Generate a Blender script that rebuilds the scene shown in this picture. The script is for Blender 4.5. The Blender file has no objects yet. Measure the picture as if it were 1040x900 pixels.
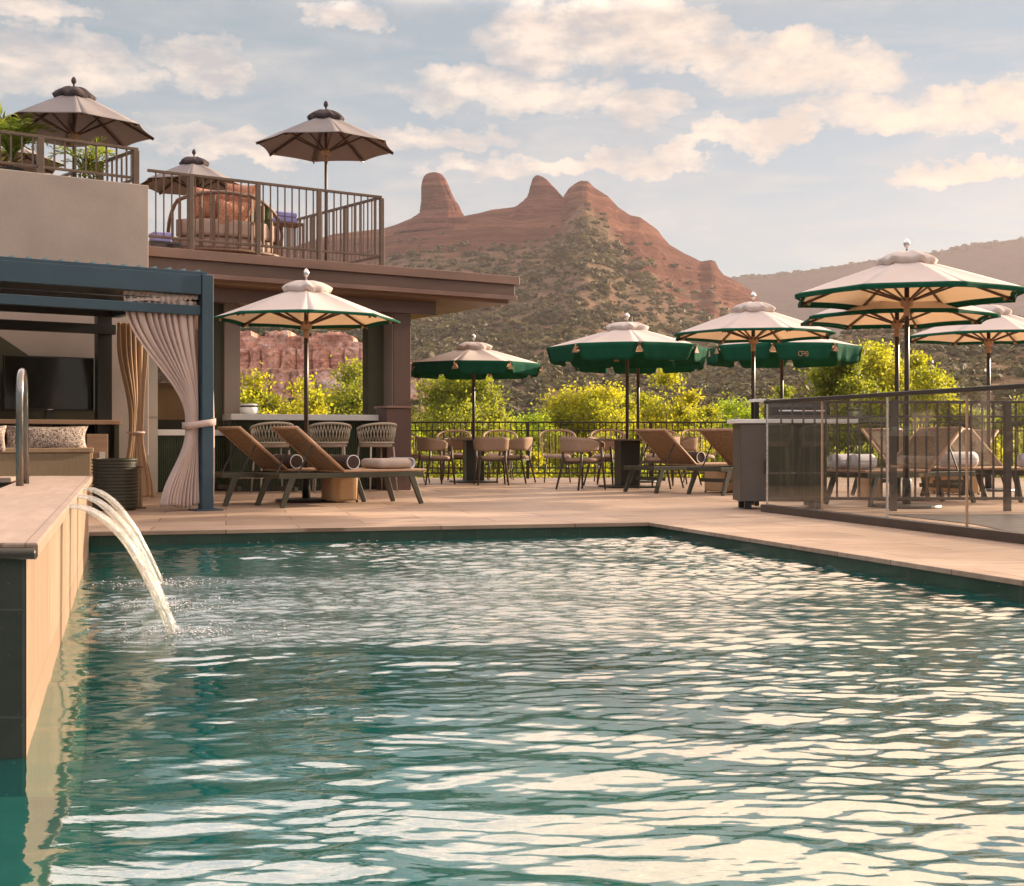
import bpy, math, random
import numpy as np
from mathutils import Vector, Matrix, noise as mnoise
R = math.radians
rnd = random.Random(7)
sc = bpy.context.scene
COL = sc.collection
F, H, E = 1300.0, 446.0, 0.75          # focal length (px of the 1040 px wide photo), horizon row, eye height above the deck
def X(px, d): return (px - 520.0) / F * d
def Z(py, d): return E + (H - py) * d / F
def P(px, d, z=0.0): return Vector((X(px, d), d, z))
UA = math.atan2(.568, .823)            # direction of the terrace building
U = Vector((math.cos(UA), math.sin(UA), 0)); V = Vector((-math.sin(UA), math.cos(UA), 0))

# ------------------------------------------------------------------ materials
MAT = {}
def nodes_of(name):
    m = bpy.data.materials.new(name); m.use_nodes = True
    nt = m.node_tree; nt.nodes.clear()
    return m, nt, nt.nodes, nt.links
def ramp(nt, stops, fac=None, interp='LINEAR'):
    n = nt.nodes.new('ShaderNodeValToRGB'); n.color_ramp.interpolation = interp
    el = n.color_ramp.elements
    while len(el) < len(stops): el.new(.5)
    for e, (p, c) in zip(el, stops): e.position = p; e.color = (*c, 1)
    if fac is not None: nt.links.new(fac, n.inputs[0])
    return n.outputs[0]
def noise(nt, vec, scale, detail=4, rough=.55, dist=0):
    n = nt.nodes.new('ShaderNodeTexNoise'); n.inputs['Scale'].default_value = scale
    n.inputs['Detail'].default_value = detail; n.inputs['Roughness'].default_value = rough
    n.inputs['Distortion'].default_value = dist
    if vec is not None: nt.links.new(vec, n.inputs['Vector'])
    return n.outputs['Fac']
def mapping(nt, vec, scale=(1,1,1), rot=(0,0,0), loc=(0,0,0)):
    n = nt.nodes.new('ShaderNodeMapping'); n.inputs['Scale'].default_value = scale
    n.inputs['Rotation'].default_value = rot; n.inputs['Location'].default_value = loc
    nt.links.new(vec, n.inputs['Vector']); return n.outputs[0]
def coord(nt, which='Object'):
    return nt.nodes.new('ShaderNodeTexCoord').outputs[which]
def mixc(nt, fac, a, b, mode='MIX'):
    n = nt.nodes.new('ShaderNodeMix'); n.data_type = 'RGBA'; n.blend_type = mode
    for s, v in ((n.inputs[0], fac), (n.inputs[6], a), (n.inputs[7], b)):
        if isinstance(v, bpy.types.NodeSocket): nt.links.new(v, s)
        elif isinstance(v, (int, float)): s.default_value = v
        else: s.default_value = (*v, 1)
    return n.outputs[2]
def mth(nt, op, a, b=None, c=None, clamp=False):
    n = nt.nodes.new('ShaderNodeMath'); n.operation = op; n.use_clamp = clamp
    for i, v in enumerate((a, b, c)):
        if v is None: continue
        if isinstance(v, (int, float)): n.inputs[i].default_value = v
        else: nt.links.new(v, n.inputs[i])
    return n.outputs[0]
def bump(nt, h, strength=.3, dist=.01, nrm=None):
    n = nt.nodes.new('ShaderNodeBump'); n.inputs['Strength'].default_value = strength
    n.inputs['Distance'].default_value = dist; nt.links.new(h, n.inputs['Height'])
    if nrm is not None: nt.links.new(nrm, n.inputs['Normal'])
    return n.outputs[0]
def finish(m, nt, shader):
    o = nt.nodes.new('ShaderNodeOutputMaterial'); nt.links.new(shader, o.inputs[0]); return m
def principled(nt, col, rough=.6, metal=0, nrm=None, spec=None):
    b = nt.nodes.new('ShaderNodeBsdfPrincipled')
    if isinstance(col, bpy.types.NodeSocket): nt.links.new(col, b.inputs['Base Color'])
    else: b.inputs['Base Color'].default_value = (*col, 1)
    if isinstance(rough, bpy.types.NodeSocket): nt.links.new(rough, b.inputs['Roughness'])
    else: b.inputs['Roughness'].default_value = rough
    b.inputs['Metallic'].default_value = metal
    if spec is not None: b.inputs['Specular IOR Level'].default_value = spec
    if nrm is not None: nt.links.new(nrm, b.inputs['Normal'])
    return b.outputs[0]
def simple(name, c, rough=.6, var=.18, scale=6, metal=0, bmp=.15, bscale=60, stretch=(1,1,1), spec=None):
    m, nt, N, L = nodes_of(name)
    v = mapping(nt, coord(nt), stretch)
    n1 = noise(nt, v, scale, 5)
    lo = tuple(x*(1-var) for x in c); hi = tuple(min(1, x*(1+var)) for x in c)
    col = ramp(nt, [(.3, lo), (.7, hi)], n1)
    r = mth(nt, 'MULTIPLY_ADD', noise(nt, v, scale*3, 3), .25, rough-.12, True)
    nb = bump(nt, noise(nt, v, bscale, 4), bmp, .004)
    MAT[name] = finish(m, nt, principled(nt, col, r, metal, nb, spec)); return MAT[name]
def fabric(name, c, trans=.35, tcol=None, var=.1, scale=3, weave=500):
    m, nt, N, L = nodes_of(name)
    v = coord(nt)
    col = ramp(nt, [(.3, tuple(x*(1-var) for x in c)), (.7, tuple(min(1, x*(1+var)) for x in c))], noise(nt, v, scale, 4))
    nb = bump(nt, noise(nt, v, 9, 3), .25, .02, bump(nt, noise(nt, v, weave, 1), .3, .001))
    d = principled(nt, col, .9, 0, nb, .15)
    t = N.new('ShaderNodeBsdfTranslucent'); t.inputs[0].default_value = (*(tcol or c), 1)
    L.new(nb, t.inputs['Normal'])
    mx = N.new('ShaderNodeMixShader'); mx.inputs[0].default_value = trans
    L.new(d, mx.inputs[1]); L.new(t.outputs[0], mx.inputs[2])
    MAT[name] = finish(m, nt, mx.outputs[0]); return MAT[name]

simple('stucco', (.32,.27,.245), .9, .17, .9, bmp=.7, bscale=70)
simple('stucco_dark', (.075,.062,.035), .8, .2, 2)
simple('wall_grey', (.40,.37,.33), .9, .1, 1.5, bmp=.3, bscale=80)
simple('kitchen_brown', (.22,.13,.055), .7, .2, 2)
simple('fascia', (.105,.062,.048), .45, .3, 3, stretch=(.25,1,1), bmp=.1)
simple('fascia_edge', (.19,.115,.09), .4, .25, 3, stretch=(.25,1,1), bmp=.1)
simple('soffit', (.17,.085,.035), .5, .3, 4, stretch=(.15,2,1))
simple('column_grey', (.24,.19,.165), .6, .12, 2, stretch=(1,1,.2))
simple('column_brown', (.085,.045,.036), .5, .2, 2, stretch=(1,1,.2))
simple('pergola_blue', (.020,.052,.080), .35, .12, 3, bmp=.05)
simple('pergola_light', (.16,.25,.30), .4, .1, 3, bmp=.05)
simple('black_steel', (.012,.012,.011), .4, .2, 5, bmp=.05)
simple('railing_brown', (.12,.078,.055), .45, .2, 5, bmp=.05)
simple('fence_black', (.022,.018,.014), .45, .2, 5, bmp=.05)
simple('fence_bronze', (.050,.036,.027), .4, .2, 5, bmp=.05)
simple('pole', (.035,.022,.014), .35, .25, 6, stretch=(1,1,.2), bmp=.05)
simple('hub_wood', (.40,.24,.14), .5, .2, 20)
simple('rib_wood', (.075,.038,.022), .45, .25, 12)
simple('dark_chrome', (.20,.19,.18), .22, .2, 5, metal=1, bmp=.02)
simple('silver', (.62,.6,.6), .25, .1, 5, metal=1, bmp=.02)
simple('lounger_frame', (.045,.043,.026), .5, .2, 6, bmp=.08)
simple('lounger_edge', (.43,.27,.17), .7, .15, 12)
simple('chair_leg', (.062,.045,.028), .5, .25, 10)
simple('table_dark', (.02,.02,.013), .45, .2, 5)
simple('table_edge', (.10,.075,.055), .4, .2, 8)
simple('bolster', (.05,.03,.024), .85, .2, 10)
simple('bar_top', (.50,.50,.50), .35, .08, 3, bmp=.05)
simple('counter_white', (.72,.71,.70), .4, .06, 3, bmp=.05)
simple('cabinet', (.085,.072,.062), .5, .1, 3, bmp=.05)
simple('cabinet_side', (.06,.05,.04), .5, .1, 3, bmp=.05)
simple('wood_shelf', (.42,.26,.17), .55, .2, 3, stretch=(.3,4,4))
simple('dark_olive', (.035,.034,.014), .6, .2, 2)
simple('bar_green', (.026,.040,.014), .5, .25, 4)
simple('tv_screen', (.006,.007,.004), .12, .2, 2, bmp=0)
simple('sofa_body', (.30,.225,.14), .8, .12, 60, stretch=(1,1,.1))
simple('sofa_trim', (.40,.27,.17), .6, .15, 10)
simple('basket_mat', (.47,.29,.15), .8, .2, 90)
simple('purple_towel', (.30,.30,.66), .9, .08, 20, bmp=.4, bscale=200)
simple('wicker', (.18,.105,.07), .6, .3, 30)
simple('pot_black', (.012,.012,.012), .4, .2, 5)
simple('slate', (.05,.052,.055), .35, .2, 3)
fabric('canopy_white', (.70,.665,.67), .40, (.92,.74,.53), .05, 2)
fabric('canopy_green', (.009,.095,.055), .22, (.02,.20,.09), .15, 6)
fabric('canopy_grey', (.27,.245,.25), .18, (.36,.27,.2), .1, 2)
fabric('vent_grey', (.085,.07,.075), .1, (.2,.15,.12), .1, 6)
fabric('curtain_fabric', (.62,.51,.475), .25, (.8,.6,.45), .06, 4)
fabric('curtain_backlit', (.55,.41,.28), .35, (.80,.52,.28), .08, 4)  # same curtain cloth, warm backlight put into its colour
fabric('chair_fabric', (.35,.245,.175), .05, None, .1, 20)
fabric('cushion_pink', (.46,.34,.29), .05, None, .08, 5)
fabric('towel_white', (.72,.71,.76), .1, (.8,.8,.85), .04, 20, 250)
fabric('cushion_beige', (.46,.38,.33), .05, None, .08, 8)
fabric('rope', (.46,.33,.23), .05, None, .2, 60)
fabric('rope_grey', (.42,.38,.31), .05, None, .2, 60)

def m_sling():                          # woven mesh sling: dark cells in lighter webbing, slightly translucent
    m, nt, N, L = nodes_of('sling')
    v = coord(nt)
    vo = N.new('ShaderNodeTexVoronoi'); vo.inputs['Scale'].default_value = 42; L.new(v, vo.inputs['Vector'])
    col = ramp(nt, [(.0, (.075,.05,.028)), (.35, (.19,.14,.095)), (.8, (.31,.235,.165))], vo.outputs['Distance'])
    d = principled(nt, col, .8, 0, bump(nt, vo.outputs['Distance'], .6, .004), .2)
    t = N.new('ShaderNodeBsdfTranslucent'); t.inputs[0].default_value = (.50,.33,.19,1)
    mx = N.new('ShaderNodeMixShader'); mx.inputs[0].default_value = .2
    L.new(d, mx.inputs[1]); L.new(t.outputs[0], mx.inputs[2])
    MAT['sling'] = finish(m, nt, mx.outputs[0])
m_sling()
def m_pattern(name, a, b, scale, mid=.5):
    m, nt, N, L = nodes_of(name)
    v = coord(nt)
    n = noise(nt, mapping(nt, v, (1,1,1)), scale, 2, .6, 2.0)
    col = ramp(nt, [(mid-.04, a), (mid+.04, b)], n)
    MAT[name] = finish(m, nt, principled(nt, col, .9, 0, bump(nt, n, .5, .01), .1))
m_pattern('pillow_terracotta', (.42,.13,.07), (.62,.38,.27), 45)
m_pattern('pillow_speckle', (.17,.125,.10), (.62,.52,.47), 34)
m_pattern('fern_dark', (.03,.05,.02), (.10,.12,.05), 30)

def m_deck():
    m, nt, N, L = nodes_of('deck_stone')
    v = mapping(nt, coord(nt), (1,1,1), (0,0,-R(12.6)))
    b = N.new('ShaderNodeTexBrick'); L.new(v, b.inputs['Vector'])
    b.inputs['Scale'].default_value = 1; b.inputs['Brick Width'].default_value = 1.2; b.inputs['Row Height'].default_value = .6
    b.inputs['Mortar Size'].default_value = .007; b.inputs['Mortar Smooth'].default_value = .3; b.inputs['Bias'].default_value = 0
    b.inputs['Color1'].default_value = (.33,.235,.175,1); b.inputs['Color2'].default_value = (.43,.32,.245,1); b.inputs['Mortar'].default_value = (.20,.13,.095,1)
    st = noise(nt, mapping(nt, v, (1.2,7,1)), 1.5, 6, .6)
    big = noise(nt, v, .45, 4, .6)
    c = mixc(nt, .75, b.outputs['Color'], ramp(nt, [(.3,(.62,.58,.55)), (.7,(1.15,1.12,1.08))], st), 'MULTIPLY')
    c = mixc(nt, .8, c, ramp(nt, [(.35,(.70,.68,.66)), (.5,(.95,.95,.94)), (.65,(1.15,1.14,1.12))], big), 'MULTIPLY')
    rr = mth(nt, 'MULTIPLY_ADD', big, .35, .38, True)
    nb = bump(nt, noise(nt, v, 40, 4), .15, .003, bump(nt, mth(nt,'SUBTRACT',1.0,b.outputs['Fac']), .6, .003))
    MAT['deck_stone'] = finish(m, nt, principled(nt, c, rr, 0, nb, .35))
m_deck()
def m_spa_cap():
    m, nt, N, L = nodes_of('spa_cap')
    v = coord(nt)
    b = N.new('ShaderNodeTexBrick'); L.new(mapping(nt, v, (1,1,1), (0,0,R(90))), b.inputs['Vector'])
    b.inputs['Scale'].default_value = 1; b.inputs['Brick Width'].default_value = .62; b.inputs['Row Height'].default_value = 1.6; b.offset = 0
    b.inputs['Mortar Size'].default_value = .003; b.inputs['Bias'].default_value = 0
    b.inputs['Color1'].default_value = (.31,.225,.17,1); b.inputs['Color2'].default_value = (.37,.275,.21,1); b.inputs['Mortar'].default_value = (.20,.14,.10,1)
    st = noise(nt, mapping(nt, v, (1,6,1)), 3, 6, .6)
    c = mixc(nt, .7, b.outputs['Color'], ramp(nt, [(.3,(.75,.72,.70)), (.7,(1.12,1.1,1.08))], st), 'MULTIPLY')
    MAT['spa_cap'] = finish(m, nt, principled(nt, c, .5, 0, bump(nt, noise(nt, v, 60, 4), .2, .003), .35))
m_spa_cap()
def m_spa_stone():
    m, nt, N, L = nodes_of('spa_stone')
    v = coord(nt)
    b = N.new('ShaderNodeTexBrick'); L.new(mapping(nt, v, (1,1,1), (R(90),0,0)), b.inputs['Vector'])
    b.inputs['Scale'].default_value = 1; b.inputs['Brick Width'].default_value = .6; b.inputs['Row Height'].default_value = .75; b.offset = 0
    b.inputs['Mortar Size'].default_value = .0025; b.inputs['Bias'].default_value = 0
    b.inputs['Color1'].default_value = (.26,.18,.125,1); b.inputs['Color2'].default_value = (.34,.24,.175,1); b.inputs['Mortar'].default_value = (.17,.12,.08,1)
    st = noise(nt, mapping(nt, v, (14,14,1.0)), 1.5, 6, .65)
    vein = noise(nt, mapping(nt, v, (9,9,1.3)), 2.2, 3, .5, .6)
    c = mixc(nt, .9, b.outputs['Color'], ramp(nt, [(.3,(.66,.60,.55)), (.6,(1.05,1.03,1.0))], st), 'MULTIPLY')
    c = mixc(nt, ramp(nt, [(.485,(0,0,0)), (.5,(.8,.8,.8)), (.515,(0,0,0))], vein), c, (.22,.13,.07))
    MAT['spa_stone'] = finish(m, nt, principled(nt, c, .6, 0, bump(nt, st, .4, .006), .3))
m_spa_stone()
def m_tile(name, c1, c2, mort, w, h, rough, rot=(R(90),0,0)):
    m, nt, N, L = nodes_of(name)
    v = coord(nt)
    b = N.new('ShaderNodeTexBrick'); L.new(mapping(nt, v, (1,1,1), rot), b.inputs['Vector'])
    b.inputs['Scale'].default_value = 1; b.inputs['Brick Width'].default_value = w; b.inputs['Row Height'].default_value = h; b.offset = 0
    b.inputs['Mortar Size'].default_value = .003; b.inputs['Bias'].default_value = 0
    b.inputs['Color1'].default_value = (*c1,1); b.inputs['Color2'].default_value = (*c2,1); b.inputs['Mortar'].default_value = (*mort,1)
    st = noise(nt, v, 5, 6, .65)
    spk = noise(nt, v, 55, 2, .5)
    c = mixc(nt, .9, b.outputs['Color'], ramp(nt, [(.3,(.6,.6,.6)), (.7,(1.3,1.3,1.3))], st), 'MULTIPLY')
    c = mixc(nt, ramp(nt, [(.70,(0,0,0)), (.76,(.5,.5,.5))], spk), c, (.35,.36,.32))
    MAT[name] = finish(m, nt, principled(nt, c, rough, 0, bump(nt, st, .25, .004), .5))
m_tile('slate_panel', (.022,.028,.018), (.034,.038,.026), (.06,.065,.05), .6, .29, .45)
m_tile('tile_green', (.014,.042,.026), (.024,.058,.036), (.05,.06,.045), .3, .15, .3)
m_tile('tile_teal', (.015,.25,.235), (.02,.29,.27), (.05,.33,.30), .3, .15, .4)
m_tile('floor_teal', (.010,.22,.215), (.013,.26,.245), (.04,.28,.26), .3, .3, .5, (0,0,0))
simple('planter_olive', (.036,.032,.020), .4, .2, 4)
simple('bench_plaster', (.15,.14,.11), .7, .35, 3)

def m_water():
    m, nt, N, L = nodes_of('pool_water')
    v = coord(nt)
    a = N.new('ShaderNodeAttribute'); a.attribute_name = 'chop'
    n1 = noise(nt, mapping(nt, v, (1,2.2,1)), 8, 3, .55, .5)
    n2 = noise(nt, mapping(nt, v, (1,2.2,1)), 26, 3, .6)
    hgt = mth(nt, 'ADD', mth(nt, 'MULTIPLY', n1, mth(nt, 'MULTIPLY_ADD', a.outputs['Fac'], .8, .10)), mth(nt, 'MULTIPLY', mth(nt, 'MULTIPLY', n2, .8), a.outputs['Fac']))
    nb = bump(nt, hgt, .5, .010)
    fr = N.new('ShaderNodeFresnel'); L.new(nb, fr.inputs['Normal'])
    ge = N.new('ShaderNodeNewGeometry'); L.new(mth(nt, 'MULTIPLY_ADD', ge.outputs['Backfacing'], 1/3.3-3.3, 3.3), fr.inputs[0])
    gl = N.new('ShaderNodeBsdfGlossy'); gl.inputs['Color'].default_value = (1,.985,.96,1); gl.inputs['Roughness'].default_value = .015; L.new(nb, gl.inputs['Normal'])
    tr = N.new('ShaderNodeBsdfTransparent'); tr.inputs[0].default_value = (.35,.86,.82,1)
    df = N.new('ShaderNodeBsdfDiffuse'); df.inputs[0].default_value = (.003,.135,.135,1)
    m1 = N.new('ShaderNodeMixShader'); m1.inputs[0].default_value = .30; L.new(tr.outputs[0], m1.inputs[1]); L.new(df.outputs[0], m1.inputs[2])
    m2 = N.new('ShaderNodeMixShader'); L.new(fr.outputs[0], m2.inputs[0]); L.new(m1.outputs[0], m2.inputs[1]); L.new(gl.outputs[0], m2.inputs[2])
    MAT['water'] = finish(m, nt, m2.outputs[0])
m_water()
def m_jet():
    m, nt, N, L = nodes_of('falling_water')
    v = coord(nt, 'UV')
    n = noise(nt, mapping(nt, v, (26,4,1)), 3, 6, .75, .6)
    nb = bump(nt, n, .9, .01)
    gl = N.new('ShaderNodeBsdfGlossy'); gl.inputs['Roughness'].default_value = .12; L.new(nb, gl.inputs['Normal'])
    tr = N.new('ShaderNodeBsdfTransparent'); tr.inputs[0].default_value = (.93,.95,.93,1)
    tl = N.new('ShaderNodeBsdfTranslucent'); tl.inputs[0].default_value = (.85,.83,.80,1)
    df = N.new('ShaderNodeBsdfDiffuse'); df.inputs[0].default_value = (.8,.78,.75,1)
    a = N.new('ShaderNodeMixShader'); a.inputs[0].default_value = .5; L.new(df.outputs[0], a.inputs[1]); L.new(tl.outputs[0], a.inputs[2])
    b = N.new('ShaderNodeMixShader'); L.new(ramp(nt, [(.44,(.0,.0,.0)), (.60,(.35,.35,.35)), (.72,(.75,.75,.75))], n), b.inputs[0]); L.new(tr.outputs[0], b.inputs[1]); L.new(a.outputs[0], b.inputs[2])
    c = N.new('ShaderNodeMixShader'); c.inputs[0].default_value = .3; L.new(b.outputs[0], c.inputs[1]); L.new(gl.outputs[0], c.inputs[2])
    MAT['jet'] = finish(m, nt, c.outputs[0])
m_jet()
def m_glass():
    m, nt, N, L = nodes_of('clear_glass')
    lw = N.new('ShaderNodeFresnel'); ge = N.new('ShaderNodeNewGeometry'); L.new(mth(nt, 'MULTIPLY_ADD', ge.outputs['Backfacing'], 1/1.45-1.45, 1.45), lw.inputs[0])
    gl = N.new('ShaderNodeBsdfGlossy'); gl.inputs['Roughness'].default_value = .02
    tr = N.new('ShaderNodeBsdfTransparent'); tr.inputs[0].default_value = (.955,.96,.95,1)
    df = N.new('ShaderNodeBsdfDiffuse'); df.inputs[0].default_value = (.45,.42,.38,1)
    a = N.new('ShaderNodeMixShader'); L.new(mth(nt,'MULTIPLY', noise(nt, mapping(nt, coord(nt),(1,1,3)), 2.0, 4), .035), a.inputs[0]); L.new(tr.outputs[0], a.inputs[1]); L.new(df.outputs[0], a.inputs[2])
    b = N.new('ShaderNodeMixShader'); L.new(lw.outputs[0], b.inputs[0]); L.new(a.outputs[0], b.inputs[1]); L.new(gl.outputs[0], b.inputs[2])
    MAT['glass'] = finish(m, nt, b.outputs[0])
m_glass()
def m_leaf(name, c, tc, tmix=.5):
    m, nt, N, L = nodes_of(name)
    a = N.new('ShaderNodeAttribute'); a.attribute_name = 'tone'
    col = mixc(nt, 1.0, c, ramp(nt, [(0,(.45,.55,.45)), (.5,(1,1,1)), (1,(1.5,1.25,.9))], a.outputs['Fac']), 'MULTIPLY')
    tcl = mixc(nt, 1.0, tc, ramp(nt, [(0,(.5,.6,.5)), (.5,(1,1,1)), (1,(1.3,1.15,.9))], a.outputs['Fac']), 'MULTIPLY')
    d = principled(nt, col, .55, 0, None, .3)
    t = N.new('ShaderNodeBsdfTranslucent'); L.new(tcl, t.inputs[0])
    mx = N.new('ShaderNodeMixShader'); mx.inputs[0].default_value = tmix; d.node.inputs['Specular IOR Level'].default_value = .08 if tmix < .3 else .3; L.new(d, mx.inputs[1]); L.new(t.outputs[0], mx.inputs[2])
    MAT[name] = finish(m, nt, mx.outputs[0])
m_leaf('leaf_yellow', (.175,.18,.015), (.60,.60,.035), .52)
m_leaf('leaf_green', (.11,.135,.018), (.43,.47,.04), .5)
m_leaf('leaf_bright', (.16,.24,.015), (.50,.62,.03), .55)
m_leaf('leaf_palm', (.15,.22,.03), (.5,.62,.07), .5)
m_leaf('leaf_scrub', (.108,.100,.055), (.13,.12,.05), .2)
m_leaf('leaf_juniper', (.040,.052,.026), (.06,.07,.03), .2)
simple('bark', (.12,.085,.055), .9, .3, 10, bmp=.6, bscale=25, stretch=(1,1,.3))

def m_hill(name, rock1, rock2, soil1, soil2, green, scale=1.0, band=.09):
    m, nt, N, L = nodes_of(name)
    v = coord(nt)
    a = N.new('ShaderNodeAttribute'); a.attribute_name = 'rock'
    sep = N.new('ShaderNodeSeparateXYZ'); L.new(v, sep.inputs[0])
    wz = mth(nt, 'ADD', sep.outputs[2], mth(nt, 'MULTIPLY', noise(nt, mapping(nt, v, (1,1,1)), .012*scale, 4), 26/scale))
    cmb = N.new('ShaderNodeCombineXYZ'); L.new(wz, cmb.inputs[2])
    st = noise(nt, cmb.outputs[0], band*scale, 6, .75)
    n1 = noise(nt, v, .02*scale, 6, .65)
    rockc = ramp(nt, [(.34, tuple(x*.55 for x in rock1)), (.44, rock1), (.50, tuple(x*.70 for x in rock1)), (.57, rock2), (.62, tuple(x*.6 for x in rock2)), (.68, tuple(min(1,x*1.35) for x in rock2))], st)
    rockc = mixc(nt, .6, rockc, ramp(nt, [(.3,(.65,.6,.6)), (.7,(1.2,1.15,1.1))], noise(nt, mapping(nt, v, (1,1,.25)), .06*scale, 6, .7)), 'MULTIPLY')
    soil = ramp(nt, [(.35, soil1), (.62, soil2)], n1)
    veg = mth(nt, 'GREATER_THAN', noise(nt, v, .11*scale, 5, .7), .52)
    veg2 = ramp(nt, [(.47,(0,0,0)), (.56,(.8,.8,.8))], noise(nt, v, .10*scale, 6, .75))
    soil = mixc(nt, veg2, soil, green)
    rf = mth(nt, 'ADD', a.outputs['Fac'], mth(nt, 'MULTIPLY_ADD', noise(nt, v, .03*scale, 6, .7), 1.2, -.6))
    fac = ramp(nt, [(.42,(0,0,0)), (.58,(1,1,1))], rf)
    c = mixc(nt, fac, soil, rockc)
    nb = bump(nt, noise(nt, v, .08*scale, 8, .75), .9, 6/scale, bump(nt, st, .5, 3/scale))
    MAT[name] = finish(m, nt, principled(nt, c, .95, 0, nb, .05))
m_hill('hill_rock', (.15,.060,.042), (.235,.105,.072), (.215,.125,.088), (.155,.105,.064), (.075,.068,.036))
m_hill('spire_rock', (.19,.075,.06), (.29,.13,.10), (.30,.165,.105), (.235,.135,.075), (.085,.075,.034), 1.5)
m_hill('cliff_rock', (.40,.16,.12), (.66,.40,.33), (.30,.20,.13), (.24,.16,.10), (.06,.065,.03), 6, .06)
m_hill('ridge_soil', (.20,.085,.06), (.28,.135,.095), (.27,.155,.10), (.20,.13,.075), (.075,.066,.028), 1.4)
m_hill('far_slope', (.032,.022,.026), (.042,.027,.03), (.032,.023,.025), (.045,.03,.032), (.024,.02,.02), .5)
m_hill('valley_soil', (.20,.12,.08), (.26,.15,.10), (.16,.13,.06), (.20,.15,.08), (.06,.075,.025), 4)

def m_cliff_face():
    m, nt, N, L = nodes_of('cliff_face')
    v = coord(nt)
    st = noise(nt, mapping(nt, v, (.05,.05,.9)), 1.0, 5, .7, .3)
    vt = noise(nt, mapping(nt, v, (.22,.2,.16)), 1.0, 6, .75, .8)
    c = ramp(nt, [(.30,(.30,.14,.11)), (.43,(.52,.25,.19)), (.52,(.66,.36,.28)), (.58,(.50,.24,.18)), (.70,(.80,.62,.55))], st)
    c = mixc(nt, ramp(nt, [(.50,(0,0,0)), (.62,(.75,.75,.75))], vt), c, (.80,.68,.62))
    c = mixc(nt, ramp(nt, [(.30,(.6,.6,.6)), (.42,(0,0,0))], vt), c, (.16,.11,.10))
    MAT['cliff_face'] = finish(m, nt, principled(nt, c, .95, 0, bump(nt, noise(nt, v, 1.4, 6, .7), .8, .5), .05))
m_cliff_face()
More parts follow.
